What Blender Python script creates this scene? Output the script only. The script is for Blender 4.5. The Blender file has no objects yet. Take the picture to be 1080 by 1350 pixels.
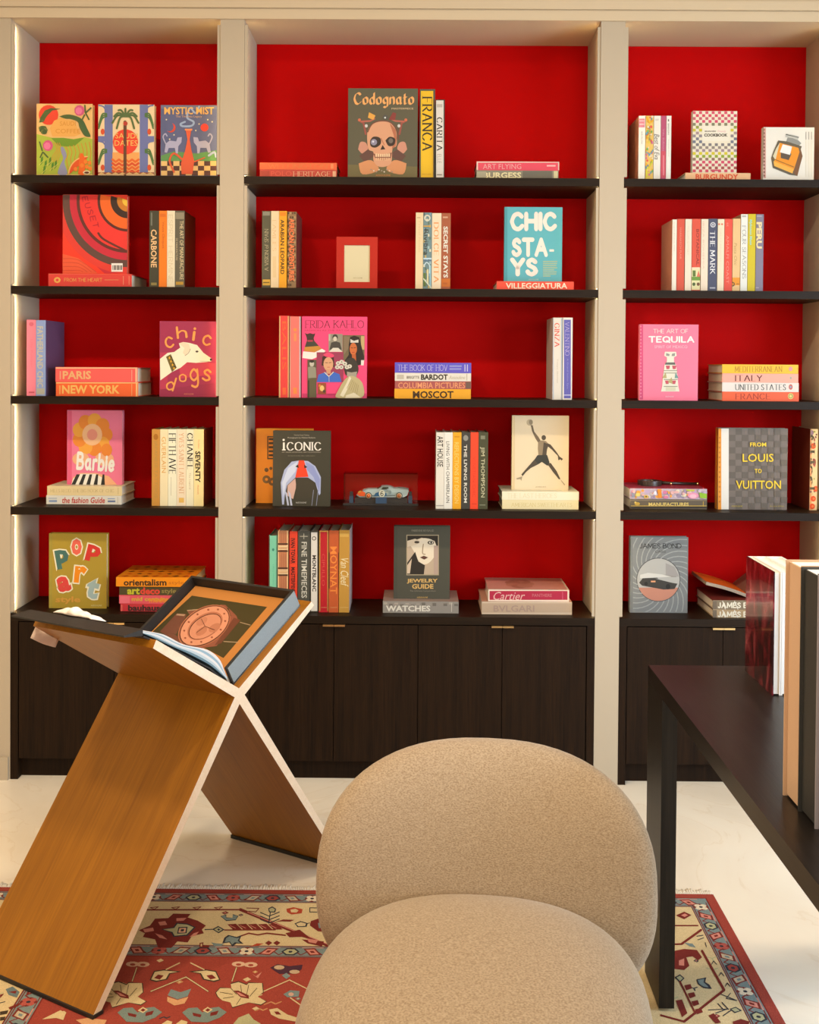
import bpy, math, random, re
from mathutils import Vector, Matrix
R = math.radians
random.seed(7)
scn = bpy.context.scene
col = scn.collection

# ------------------------------------------------------------------ camera
FPX = 1550.0; CX, CY = 539.82, 511.53
PITCH, YAW, ROLL = .01871, -.00622, .00732
CAM = Vector((0, -4.48398, 1.6))
def _rot():
    cp, sp = math.cos(PITCH), math.sin(PITCH); cw, sw = math.cos(YAW), math.sin(YAW); cr, sr = math.cos(ROLL), math.sin(ROLL)
    base = Matrix(((1, 0, 0), (0, 0, -1), (0, 1, 0)))
    return (Matrix(((cr, -sr, 0), (sr, cr, 0), (0, 0, 1))) @ Matrix(((1, 0, 0), (0, cp, -sp), (0, sp, cp)))
            @ Matrix(((cw, 0, -sw), (0, 1, 0), (sw, 0, cw))) @ base)
RM = _rot()
cam = bpy.data.cameras.new('camera'); camo = bpy.data.objects.new('camera', cam); col.objects.link(camo)
cam.sensor_fit = 'VERTICAL'; cam.sensor_height = 36; cam.lens = FPX * 36 / 1350
cam.shift_x = (540 - CX) / 1350; cam.shift_y = (CY - 675) / 1350
cam.clip_start = .05
m3 = Matrix((RM[0], -RM[1], -RM[2])).transposed()
camo.matrix_world = Matrix.Translation(CAM) @ m3.to_4x4()
scn.camera = camo

# ------------------------------------------------------------------ world, lights, exposure
vs = scn.view_settings; vs.view_transform = 'Standard'; vs.look = 'None'; vs.gamma = 1; vs.use_curve_mapping = False
vs.exposure = 0.04
wd = bpy.data.worlds.new('world'); scn.world = wd; wd.use_nodes = True
wd.node_tree.nodes['Background'].inputs[0].default_value = (1.0, .82, .62, 1)
wd.node_tree.nodes['Background'].inputs[1].default_value = .05
def area(name, loc, to, sx, sy, watts, color, shape='RECTANGLE', spread=180):
    l = bpy.data.lights.new(name, 'AREA'); l.shape = shape; l.size = sx; l.size_y = sy; l.energy = watts; l.color = color; l.spread = R(spread)
    o = bpy.data.objects.new(name, l); col.objects.link(o); o.location = loc
    o.rotation_euler = (Vector(to) - Vector(loc)).to_track_quat('-Z', 'Y').to_euler(); return o
WARM = (1.0, .80, .56); COOL = (.70, .85, 1.0)
for _x, _w in ((-1.9, 25), (-.95, 25), (0, 21), (.95, 6), (1.9, 2)):     # recessed downlights in front of the bookcase
    area('downlight', (_x, -1.95, 3.28), (_x, -1.90, 0), .22, .22, _w, WARM, 'DISK', 170)
for _x in (-1.6, 0, 1.6):                                # second row over the room
    area('downlight', (_x, -3.9, 3.28), (_x, -3.8, 0), .22, .22, 10, WARM, 'DISK')
area('window_daylight', (3.30, -2.6, 1.5), (.4, -1.2, .5), 2.4, 2.2, 205, COOL)
area('window_daylight', (0, -6.85, 2.25), (0, 0, 1.4), 4.4, 1.5, 105, (1.0, .83, .62))  # warm fill lamp added behind the viewer to light the bookcase from the front
LED_W = 6.0; LED_BEAM = 1.0

# ------------------------------------------------------------------ materials
def lin(h):
    v = [int(h[i:i + 2], 16) / 255 for i in (0, 2, 4)]
    return [x / 12.92 if x <= .04045 else ((x + .055) / 1.055) ** 2.4 for x in v]
TINT = (1.0, .93, .86); GAIN = 1.22
SAT = 1.16
def alb(h, k=GAIN, tint=TINT, SAT=SAT):
    v = [int(h[i:i + 2], 16) for i in (0, 2, 4)]; g = .3 * v[0] + .59 * v[1] + .11 * v[2]
    v = [min(255, max(0, g + (x - g) * SAT)) / 255 for x in v]; v = [x / 12.92 if x <= .04045 else ((x + .055) / 1.055) ** 2.4 for x in v]
    return tuple(min(.67, x / (k * t)) for x, t in zip(v, tint)) + (1,)
_mc = {}
def paper(h, rough=.55, spec=.3):
    key = (h, rough)
    if key not in _mc:
        m = bpy.data.materials.new('printed_' + h); m.use_nodes = True; b = m.node_tree.nodes['Principled BSDF']
        b.inputs['Base Color'].default_value = alb(h); b.inputs['Roughness'].default_value = rough; b.inputs['Specular IOR Level'].default_value = spec
        _mc[key] = m
    return _mc[key]
def plain(name, rgb, rough=.5, metal=0, spec=.5, bump=0, bscale=200, var=0):
    m = bpy.data.materials.new(name); m.use_nodes = True; nt = m.node_tree; b = nt.nodes['Principled BSDF']
    b.inputs['Base Color'].default_value = tuple(rgb) + (1,); b.inputs['Roughness'].default_value = rough; b.inputs['Metallic'].default_value = metal
    b.inputs['Specular IOR Level'].default_value = spec
    if bump or var:
        tc = nt.nodes.new('ShaderNodeTexCoord'); nz = nt.nodes.new('ShaderNodeTexNoise'); nz.inputs['Scale'].default_value = bscale; nz.inputs['Detail'].default_value = 4
        nt.links.new(tc.outputs['Object'], nz.inputs['Vector'])
        if bump:
            bp = nt.nodes.new('ShaderNodeBump'); bp.inputs['Strength'].default_value = bump; bp.inputs['Distance'].default_value = .004
            nt.links.new(nz.outputs[0], bp.inputs['Height']); nt.links.new(bp.outputs[0], b.inputs['Normal'])
        if var:
            rp = nt.nodes.new('ShaderNodeValToRGB'); rp.color_ramp.elements[0].position = .3; rp.color_ramp.elements[1].position = .7
            rp.color_ramp.elements[0].color = tuple(c * (1 - var) for c in rgb) + (1,); rp.color_ramp.elements[1].color = tuple(min(1, c * (1 + var)) for c in rgb) + (1,)
            nt.links.new(nz.outputs[0], rp.inputs[0]); nt.links.new(rp.outputs[0], b.inputs['Base Color'])
    return m
def wood(name, c0, c1, scale, rough=.45, spec=.4, bump=.1):
    """grain stretched along the axis whose scale is small"""
    m = bpy.data.materials.new(name); m.use_nodes = True; nt = m.node_tree; b = nt.nodes['Principled BSDF']; N = nt.nodes.new; L = nt.links.new
    tc = N('ShaderNodeTexCoord'); mp = N('ShaderNodeMapping'); mp.inputs['Scale'].default_value = scale; L(tc.outputs['Object'], mp.inputs[0])
    n1 = N('ShaderNodeTexNoise'); n1.inputs['Scale'].default_value = 1; n1.inputs['Detail'].default_value = 6; n1.inputs['Roughness'].default_value = .65; n1.inputs['Distortion'].default_value = .6; L(mp.outputs[0], n1.inputs['Vector'])
    mp2 = N('ShaderNodeMapping'); mp2.inputs['Scale'].default_value = tuple(s * 6 for s in scale); L(tc.outputs['Object'], mp2.inputs[0])
    n2 = N('ShaderNodeTexNoise'); n2.inputs['Scale'].default_value = 1; n2.inputs['Detail'].default_value = 3; L(mp2.outputs[0], n2.inputs['Vector'])
    mx = N('ShaderNodeMath'); mx.operation = 'MULTIPLY_ADD'; mx.inputs[1].default_value = .45; L(n2.outputs[0], mx.inputs[0])
    m2 = N('ShaderNodeMath'); m2.operation = 'MULTIPLY'; m2.inputs[1].default_value = .6; L(n1.outputs[0], m2.inputs[0]); L(m2.outputs[0], mx.inputs[2])
    rp = N('ShaderNodeValToRGB'); rp.color_ramp.elements[0].position = .36; rp.color_ramp.elements[1].position = .66
    rp.color_ramp.elements[0].color = tuple(c0) + (1,); rp.color_ramp.elements[1].color = tuple(c1) + (1,); L(mx.outputs[0], rp.inputs[0])
    L(rp.outputs[0], b.inputs['Base Color']); b.inputs['Roughness'].default_value = rough; b.inputs['Specular IOR Level'].default_value = spec
    bp = N('ShaderNodeBump'); bp.inputs['Strength'].default_value = bump; bp.inputs['Distance'].default_value = .001; L(mx.outputs[0], bp.inputs['Height']); L(bp.outputs[0], b.inputs['Normal'])
    return m
def emis(name, rgb, s):
    m = bpy.data.materials.new(name); m.use_nodes = True; b = m.node_tree.nodes['Principled BSDF']
    b.inputs['Base Color'].default_value = (.8, .75, .65, 1); b.inputs['Emission Color'].default_value = tuple(rgb) + (1,); b.inputs['Emission Strength'].default_value = s; return m
def clear(name, rough=.03, tint=(1, 1, 1), ior=1.45):
    m = bpy.data.materials.new(name); m.use_nodes = True; nt = m.node_tree; nt.nodes.clear(); N = nt.nodes.new; L = nt.links.new
    o = N('ShaderNodeOutputMaterial'); t = N('ShaderNodeBsdfTransparent'); t.inputs[0].default_value = tuple(tint) + (1,)
    g = N('ShaderNodeBsdfGlossy'); g.inputs['Roughness'].default_value = rough; f = N('ShaderNodeFresnel'); f.inputs[0].default_value = ior
    mx = N('ShaderNodeMixShader'); L(f.outputs[0], mx.inputs[0]); L(t.outputs[0], mx.inputs[1]); L(g.outputs[0], mx.inputs[2]); L(mx.outputs[0], o.inputs[0]); return m

# ------------------------------------------------------------------ mesh builder
WM = {}                                                  # world matrix of everything built so far
class MB:
    def __init__(s): s.v = []; s.f = []; s.mi = []; s.mats = []; s.sm = []
    def m(s, mat):
        if mat not in s.mats: s.mats.append(mat)
        return s.mats.index(mat)
    def face(s, pts, mat, smooth=False):
        i = len(s.v); s.v += [tuple(p) for p in pts]; s.f.append(tuple(range(i, i + len(pts)))); s.mi.append(s.m(mat)); s.sm.append(smooth)
    def mesh(s, vs_, fs, mat, smooth=False):
        i = len(s.v); s.v += [tuple(p) for p in vs_]; k = s.m(mat)
        for f in fs: s.f.append(tuple(i + j for j in f)); s.mi.append(k); s.sm.append(smooth)
    def box(s, x0, x1, y0, y1, z0, z1, mat, sides=None):
        vs_ = [(x, y, z) for x in (x0, x1) for y in (y0, y1) for z in (z0, z1)]
        fs = [(0, 1, 3, 2), (4, 6, 7, 5), (0, 4, 5, 1), (2, 3, 7, 6), (0, 2, 6, 4), (1, 5, 7, 3)]
        i = len(s.v); s.v += vs_
        for q, f in enumerate(fs):
            s.f.append(tuple(i + j for j in f)); s.mi.append(s.m((sides or {}).get(q, mat))); s.sm.append(False)
    def prism(s, poly, e, mat, caps=None):
        """closed 3d polygon swept by vector e"""
        a = [Vector(p) for p in poly]; b = [p + Vector(e) for p in a]; n = len(a)
        s.mesh(a + b, [(i, (i + 1) % n, n + (i + 1) % n, n + i) for i in range(n)], mat)
        s.face(list(reversed(a)), caps or mat); s.face(b, caps or mat)
    def tube(s, pts, r, mat, n=10):
        pts = [Vector(p) for p in pts]; rs = r if isinstance(r, (list, tuple)) else [r] * len(pts); vs_ = []
        for i, p in enumerate(pts):
            d = (pts[min(i + 1, len(pts) - 1)] - pts[max(i - 1, 0)]).normalized(); u = d.cross(Vector((0, 0, 1)))
            if u.length < 1e-3: u = d.cross(Vector((1, 0, 0)))
            u.normalize(); w = d.cross(u)
            vs_ += [p + (u * math.cos(2 * math.pi * k / n) + w * math.sin(2 * math.pi * k / n)) * rs[i] for k in range(n)]
        fs = [(i * n + k, i * n + (k + 1) % n, (i + 1) * n + (k + 1) % n, (i + 1) * n + k) for i in range(len(pts) - 1) for k in range(n)]
        fs += [tuple(reversed(range(n))), tuple(range((len(pts) - 1) * n, len(pts) * n))]; s.mesh(vs_, fs, mat, True)
    def build(s, name, parent=None, frame=None, origin=None, **props):
        """vertices are in world space; they are stored relative to the parent (or to frame / origin)"""
        PW = WM[parent.name] if parent is not None else Matrix.Identity(4)
        F = frame if frame is not None else Matrix.Translation(Vector(origin) if origin is not None else PW.translation)
        inv = F.inverted()
        me = bpy.data.meshes.new(name); me.from_pydata([tuple(inv @ Vector(p)) for p in s.v], [], s.f)
        for m_ in s.mats: me.materials.append(m_)
        me.polygons.foreach_set('material_index', s.mi); me.polygons.foreach_set('use_smooth', s.sm); me.update()
        o = bpy.data.objects.new(name, me); col.objects.link(o)
        if parent is not None: o.parent = parent
        o.matrix_basis = PW.inverted() @ F
        for k, v in props.items(): o[k] = v
        WM[o.name] = F.copy()
        return o
def thing(name, label, cat, loc, group=None):
    o = bpy.data.objects.new(name, None); col.objects.link(o); o.location = loc; o.empty_display_size = .05
    o['label'] = label; o['category'] = cat; WM[o.name] = Matrix.Translation(Vector(loc))
    if group: o['group'] = group
    return o
def tag(o, label, cat, group=None):
    o['label'] = label; o['category'] = cat
    if group: o['group'] = group
    return o

# ------------------------------------------------------------------ where a line of sight meets a plane of the room
def ray(px, py): return RM.transposed() @ Vector(((px - CX) / FPX, (py - CY) / FPX, 1))
def atY(px, py, Y): d = ray(px, py); return CAM + d * ((Y - CAM.y) / d.y)
def atZ(px, py, Z): d = ray(px, py); return CAM + d * ((Z - CAM.z) / d.z)
def atX(px, py, X): d = ray(px, py); return CAM + d * ((X - CAM.x) / d.x)

# ------------------------------------------------------------------ lettering
SK = """A .8 0,0 .4,1 .8,0|.14,.36 .66,.36
B .62 0,0 0,1|~0,1 .42,.97 .52,.77 .42,.55 0,.53|~0,.53 .48,.5 .62,.27 .48,.03 0,0
C .76 ~.72,.82 .5,.99 .2,.92 .02,.6 .02,.38 .2,.07 .5,0 .76,.2
D .76 0,0 0,1|~0,1 .4,.98 .72,.72 .72,.28 .4,.02 0,0
E .56 .56,1 0,1 0,0 .56,0|0,.52 .46,.52
F .54 .54,1 0,1 0,0|0,.52 .42,.52
G .8 ~.72,.82 .5,.99 .2,.92 .02,.6 .02,.38 .2,.07 .5,0 .76,.15|.76,.1 .76,.45 .5,.45
H .74 0,0 0,1|.74,0 .74,1|0,.52 .74,.52
I .04 .02,0 .02,1
J .4 ~.38,1 .38,.25 .3,.04 .1,.02 0,.15
K .7 0,0 0,1|.66,1 0,.42|.2,.58 .7,0
L .52 0,1 0,0 .52,0
M .9 0,0 .06,1 .45,.2 .84,1 .9,0
N .74 0,0 0,1 .74,0 .74,1
O .86 ~.43,1 .1,.85 0,.5 .1,.15 .43,0 .76,.15 .86,.5 .76,.85 .43,1
P .58 0,0 0,1|~0,1 .42,.98 .58,.75 .42,.5 0,.48
Q .86 ~.43,1 .1,.85 0,.5 .1,.15 .43,0 .76,.15 .86,.5 .76,.85 .43,1|.5,.25 .88,-.08
R .66 0,0 0,1|~0,1 .42,.98 .58,.75 .42,.5 0,.48|.25,.48 .66,0
S .54 ~.5,.84 .3,1 .06,.85 .1,.62 .42,.43 .54,.2 .32,0 .1,.05 0,.18
T .74 0,1 .74,1|.37,1 .37,0
U .72 ~0,1 0,.35 .12,.06 .36,0 .6,.06 .72,.35 .72,1
V .78 0,1 .39,0 .78,1
W 1.1 0,1 .28,0 .55,.95 .82,0 1.1,1
X .72 0,0 .72,1|0,1 .72,0
Y .72 0,1 .36,.48 .72,1|.36,.48 .36,0
Z .64 0,1 .64,1 0,0 .64,0
- .3 0,.5 .3,.5
. .05 .02,0 .02,.06
a .56 ~.45,.5 .25,.62 .05,.45 .05,.18 .22,0 .45,.15|.47,.62 .47,.1 .56,0
b .5 0,1 0,0|~0,.4 .25,.62 .48,.45 .48,.15 .25,0 0,.12
c .46 ~.44,.5 .25,.62 .04,.45 .04,.15 .25,0 .46,.12
d .5 ~.46,.45 .25,.62 .02,.42 .02,.15 .22,0 .46,.15|.48,1 .48,0
e .48 ~.02,.32 .46,.34 .42,.55 .22,.62 .02,.4 .05,.12 .25,0 .46,.1
f .34 ~.36,.92 .22,1 .12,.85 .12,0|0,.6 .3,.6
g .5 ~.46,.45 .25,.62 .02,.42 .02,.2 .22,.05 .46,.2|~.48,.6 .48,-.1 .3,-.3 .05,-.22
h .48 0,1 0,0|~0,.4 .22,.62 .44,.5 .46,0
i .05 .02,.6 .02,0|.02,.8 .02,.86
l .04 .02,1 .02,0
n .46 0,.6 0,0|~0,.4 .22,.62 .44,.5 .46,0
o .5 ~.25,.62 .03,.5 0,.3 .05,.08 .25,0 .45,.08 .5,.3 .46,.5 .25,.62
r .32 0,.6 0,0|~0,.4 .14,.6 .32,.6
s .4 ~.38,.52 .2,.62 .04,.5 .12,.36 .32,.26 .38,.1 .2,0 0,.08
t .34 ~.12,.9 .12,.12 .22,0 .34,.06|0,.6 .32,.6
u .46 ~0,.6 .02,.15 .2,0 .44,.15|.46,.6 .46,0
y .46 ~0,.6 .05,.25 .2,.15 .44,.3|~.46,.6 .46,0 .3,-.25 .05,-.2"""
def smooth(p, n=5):
    q = []
    for i in range(len(p) - 1):
        a, b, c, d = p[max(i - 1, 0)], p[i], p[i + 1], p[min(i + 2, len(p) - 1)]
        for k in range(n):
            t = k / n; q.append(tuple(.5 * (2 * b[j] + (c[j] - a[j]) * t + (2 * a[j] - 5 * b[j] + 4 * c[j] - d[j]) * t * t + (3 * b[j] - a[j] - 3 * c[j] + d[j]) * t ** 3) for j in (0, 1)))
    return q + [p[-1]]
GL = {}
for ln in SK.split('\n'):
    ch, w, rest = ln.split(' ', 2); st = []
    for part in rest.split('|'):
        sm = part[0] == '~'; pts = [tuple(float(a) for a in q.split(',')) for q in part.lstrip('~').split()]
        st.append(smooth(pts, 4) if sm else pts)
    GL[ch] = (float(w), st)
def hull(P):
    P = sorted(set((round(x, 5), round(y, 5)) for x, y in P))
    if len(P) < 3: return P
    def half(Q):
        h = []
        for p in Q:
            while len(h) > 1 and (h[-1][0] - h[-2][0]) * (p[1] - h[-2][1]) - (h[-1][1] - h[-2][1]) * (p[0] - h[-2][0]) <= 0: h.pop()
            h.append(p)
        return h[:-1]
    return half(P) + half(P[::-1])
def nib(style):
    if style == 'serif': return [(-.085, -.022), (.085, -.022), (.085, .022), (-.085, .022)]
    if style == 'light': return [(-.04, -.02), (.04, -.02), (.04, .02), (-.04, .02)]
    if style == 'black': return [(-.11, -.07), (.11, .05), (.11, .07), (-.11, -.05)]
    r = {'mono': .06, 'brush': .12, 'fat': .15, 'thin': .035}[style]
    return [(r * math.cos(k * math.pi / 4), r * math.sin(k * math.pi / 4)) for k in range(8)]
def stroke_text(s, style):
    nb = nib(style); x = 0; out = []
    for ch in s:
        if ch == ' ' or ch not in GL: x += .42; continue
        w, st = GL[ch]
        for pts in st:
            for a, b in zip(pts, pts[1:]):
                out.append(hull([(x + q[0] + d[0], q[1] + d[1]) for q in (a, b) for d in nb]))
            if style in ('serif', 'light') and ch.isupper():
                for a, b in ((pts[0], pts[1]), (pts[-1], pts[-2])):
                    if abs(a[0] - b[0]) < .12 and a[1] in (0, 1): out.append([(x + a[0] - .17, a[1] - .022), (x + a[0] + .17, a[1] - .022), (x + a[0] + .17, a[1] + .022), (x + a[0] - .17, a[1] + .022)])
        x += w + (.3 if style in ('serif', 'brush', 'fat', 'black') else .2)
    return out
_tx = {}
def font_text(s, bold=0, shear=0):
    key = (s, bold, shear)
    if key not in _tx:
        cu = bpy.data.curves.new('t', 'FONT'); cu.body = s; cu.offset = bold; cu.shear = shear; cu.fill_mode = 'FRONT'; cu.resolution_u = 2
        ob = bpy.data.objects.new('t', cu); me = ob.to_mesh()
        _tx[key] = [[(me.vertices[i].co.x, me.vertices[i].co.y) for i in p.vertices] for p in me.polygons]
        ob.to_mesh_clear(); bpy.data.objects.remove(ob); bpy.data.curves.remove(cu)
    return _tx[key]

class Art:
    """flat print laid on a face: fn maps drawing coordinates to the face, nrm is the face normal"""
    EPS = 5e-5; STEP = 1.2e-6
    def __init__(s, mb, fn, nrm, base=.00015): s.mb = mb; s.fn = fn; s.n = Vector(nrm); s.h = base; s.c = (1, 0, 0); s.kw = {}; s.lim = None
    def k(s, sc, ox, oy): s.c = (sc, ox, oy); return s
    def P(s, x, y): return s.fn(s.c[1] + x / s.c[0], s.c[2] + y / s.c[0]) + s.n * s.h
    def up(s): s.h += s.EPS
    def raw(s, polys, c):
        m = paper(c, **s.kw) if isinstance(c, str) else c; s.up()
        h = s.h
        for i, p in enumerate(polys):
            s.h = h + (i % 48) * s.STEP                              # overlapping strokes never share one plane
            if len(p) < 3: continue
            f = [s.P(*q) for q in p]
            if s.lim:                                                # nothing is printed past the edge of the cover
                y = f[0].y
                for c2 in s.clip([[(v.x, v.z) for v in f]], *s.lim): s.mb.face([(a, y, b_) for a, b_ in c2], m)
            else: s.mb.face(f, m)
        s.h = h
    def p(s, pts, c, sm=0): s.raw([smooth(list(pts) + [pts[0]], 4)[:-1] if sm else pts], c)
    def r(s, x0, y0, x1, y1, c): s.raw([[(x0, y0), (x1, y0), (x1, y1), (x0, y1)]], c)
    def e(s, x, y, rx, ry, c, n=18, a0=0, a1=360):
        s.raw([[(x + rx * math.cos(R(a0 + (a1 - a0) * k / n)), y + ry * math.sin(R(a0 + (a1 - a0) * k / n))) for k in range(n + (a1 - a0 < 360))]], c)
    def ring(s, x, y, r0, r1, c, a0=0, a1=360, n=32, sy=1):
        q = [(math.cos(R(a0 + (a1 - a0) * k / n)), math.sin(R(a0 + (a1 - a0) * k / n)) * sy) for k in range(n + 1)]
        s.raw([[(x + a[0] * r0, y + a[1] * r0), (x + b[0] * r0, y + b[1] * r0), (x + b[0] * r1, y + b[1] * r1), (x + a[0] * r1, y + a[1] * r1)] for a, b in zip(q, q[1:])], c)
    def l(s, pts, w, c, sm=0):
        if sm: pts = smooth(pts, 5)
        nb = [(w / 2 * math.cos(k * math.pi / 4), w / 2 * math.sin(k * math.pi / 4)) for k in range(8)]
        s.raw([hull([(a[0] + d[0], a[1] + d[1]) for a in (p, q) for d in nb]) for p, q in zip(pts, pts[1:])], c)
    def clip(s, polys, x0, y0, x1, y1):
        out = []
        for p in polys:
            for ax, lim, sg in ((0, x0, 1), (0, x1, -1), (1, y0, 1), (1, y1, -1)):
                q = []
                for i in range(len(p)):
                    a, b = p[i - 1], p[i]; da, db = (a[ax] - lim) * sg, (b[ax] - lim) * sg
                    if (da < 0) != (db < 0): t = da / (da - db); q.append((a[0] + (b[0] - a[0]) * t, a[1] + (b[1] - a[1]) * t))
                    if db >= 0: q.append(b)
                p = q
                if not p: break
            if len(p) > 2: out.append(p)
        return out
    def fit(s, polys, x0, y0, x1, y1, c, rot, ang=0):
        X = [q[0] for p in polys for q in p]; Y = [q[1] for p in polys for q in p]
        a, b, g, d = min(X), max(X), min(Y), max(Y); out = []; cx, cy = (x0 + x1) / 2, (y0 + y1) / 2; ca, sa = math.cos(R(ang)), math.sin(R(ang))
        for p in polys:
            n = []
            for x, y in p:
                u = (x - a) / max(b - a, 1e-6); v = (y - g) / max(d - g, 1e-6)
                if rot == 90: q = (x0 + v * (x1 - x0), y0 + u * (y1 - y0))
                elif rot == -90: q = (x1 - v * (x1 - x0), y1 - u * (y1 - y0))
                else: q = (x0 + u * (x1 - x0), y1 - v * (y1 - y0))
                if ang: q = (cx + (q[0] - cx) * ca - (q[1] - cy) * sa, cy + (q[0] - cx) * sa + (q[1] - cy) * ca)
                n.append(q)
            out.append(n)
        s.raw(out, c)
    def t(s, st, x0, y0, x1, y1, c, rot=0, bold=.0, shear=0, ang=0): s.fit(font_text(st, bold, shear), x0, y0, x1, y1, c, rot, ang)
    def w(s, st, x0, y0, x1, y1, c, rot=0, style='serif', ang=0): s.fit(stroke_text(st, style), x0, y0, x1, y1, c, rot, ang)
# ------------------------------------------------------------------ the room
WALL = plain('cream_wall_paint', (.56, .455, .31), .7, spec=.2, bump=.05, bscale=60)
JAMB = plain('cream_joinery_paint', (.425, .357, .263), .55, spec=.3)
RED = plain('red_lacquered_panel', (.42, .0010, .0012), .6, spec=.04, bump=.03, bscale=300, var=.04)
DARK = wood('dark_wenge_upright_grain', (.0065, .0031, .0012), (.020, .0088, .0030), (60, 60, 1.6), .55, .12)
DARKH = wood('dark_wenge_level_grain', (.006, .0032, .0015), (.018, .0092, .0038), (1.6, 50, 60), .5, .14)
BRASS = plain('brushed_brass', (.85, .60, .28), .3, 1)
BLACK = plain('black_rubber', (.012, .011, .010), .6)
LED = emis('warm_led', (1.0, .80, .46), LED_W)
DP = .34; CT = .6403; HEAD = 2.91
BAY = {'left': (-1.5532, -.7551), 'center': (-.6638, .6890), 'right': (.7813, 1.5776)}
SHZ = [2.3178, 1.8950, 1.4741, 1.0491]; ST = .0295
RX0, RX1, RY0, CEIL = -3.3, 3.4, -7.0, 3.32

def marble():
    m = bpy.data.materials.new('cream_marble'); m.use_nodes = True; nt = m.node_tree; b = nt.nodes['Principled BSDF']; N = nt.nodes.new; L = nt.links.new
    tc = N('ShaderNodeTexCoord'); n = N('ShaderNodeTexNoise'); n.inputs['Scale'].default_value = 1.6; n.inputs['Detail'].default_value = 8; n.inputs['Distortion'].default_value = 2.2
    L(tc.outputs['Object'], n.inputs['Vector']); r = N('ShaderNodeValToRGB'); e = r.color_ramp.elements
    e[0].position = .35; e[0].color = (.80, .725, .60, 1); e[1].position = .62; e[1].color = (.85, .785, .66, 1)
    k = r.color_ramp.elements.new(.49); k.color = (.83, .755, .63, 1); k = r.color_ramp.elements.new(.505); k.color = (.79, .70, .56, 1); k = r.color_ramp.elements.new(.52); k.color = (.84, .765, .64, 1)
    L(n.outputs[0], r.inputs[0]); L(r.outputs[0], b.inputs['Base Color']); b.inputs['Roughness'].default_value = .22; b.inputs['Specular IOR Level'].default_value = .35
    return m
def struct(name, mb): o = mb.build(name); o['kind'] = 'structure'; return o
b = MB(); b.box(RX0 - .1, RX1 + .1, RY0 - .1, .5, -.1, 0, marble()); struct('floor', b)
b = MB(); b.box(RX0 - .1, RX1 + .1, RY0 - .1, .5, CEIL, CEIL + .1, WALL); struct('ceiling', b)
b = MB(); b.box(RX0 - .1, RX0, RY0, .5, 0, CEIL, WALL); struct('wall_left', b)
b = MB()                                                            # front wall, behind the viewer, with an opening added for the fill lamp
b.box(RX0, -2.25, RY0 - .1, RY0, 0, CEIL, WALL); b.box(2.25, RX1, RY0 - .1, RY0, 0, CEIL, WALL); b.box(-2.25, 2.25, RY0 - .1, RY0, 0, 1.45, WALL); b.box(-2.25, 2.25, RY0 - .1, RY0, 3.05, CEIL, WALL); struct('wall_front', b)
b = MB()
for x in (-2.24, -.75, .71, 2.2): b.box(x, x + .04, RY0 - .08, RY0 - .03, 1.47, 3.03, JAMB)
for z in (1.46, 3.0): b.box(-2.24, 2.24, RY0 - .08, RY0 - .03, z, z + .04, JAMB)
b.box(-2.2, 2.2, RY0 - .06, RY0 - .055, 1.5, 3.0, clear('window_glass')); struct('added_window', b)  # unseen window frame and pane, added to go with the front fill lamp
b = MB()                                                            # right wall with a window opening
b.box(RX1, RX1 + .1, RY0, -3.9, 0, CEIL, WALL); b.box(RX1, RX1 + .1, -1.3, .5, 0, CEIL, WALL); b.box(RX1, RX1 + .1, -3.9, -1.3, 0, .3, WALL); b.box(RX1, RX1 + .1, -3.9, -1.3, 2.7, CEIL, WALL)
struct('wall_right', b)
b = MB()
for y in (-3.88, -2.63, -1.37): b.box(RX1 + .03, RX1 + .08, y, y + .05, .32, 2.68, JAMB)
for z in (.30, 2.65): b.box(RX1 + .03, RX1 + .08, -3.88, -1.32, z, z + .05, JAMB)
b.box(RX1 + .05, RX1 + .056, -3.85, -1.33, .34, 2.66, clear('window_glass')); struct('window_1', b)
# wall holding the bookcase: piers, header and the wall behind
b = MB(); D2 = .42
for x0, x1 in ((RX0, BAY['left'][0]), (BAY['left'][1], BAY['center'][0]), (BAY['center'][1], BAY['right'][0]), (BAY['right'][1], RX1)):
    b.box(x0, x1, 0, D2, 0, HEAD, JAMB)
b.box(RX0, RX1, 0, D2, HEAD, CEIL, WALL); b.box(RX0, RX1, D2, .5, 0, CEIL, WALL)
struct('wall_back', b)
for k, (x0, x1) in BAY.items():
    b = MB(); b.box(x0 + .0005, x1 - .0005, DP, DP + .03, .58, HEAD - .0005, RED); struct('wall_panel_' + k, b)
b = MB()                                                            # stepped cornice over the bays
b.box(RX0, RX1, -.012, 0, HEAD, HEAD + .036, WALL); b.box(RX0, RX1, -.022, 0, HEAD + .04, HEAD + .075, WALL); b.box(RX0, RX1, -.008, 0, HEAD + .036, HEAD + .04, WALL)
b.box(RX0, RX1, -.010, 0, HEAD + .075, CEIL, WALL); struct('trim_1', b)
b = MB(); b.box(RX0, BAY['left'][0] - .004, -.014, 0, 0, .088, JAMB); struct('baseboard_left', b)
b = MB(); b.box(BAY['right'][1] + .004, RX1, -.014, 0, 0, .088, JAMB); struct('baseboard_right', b)

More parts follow.
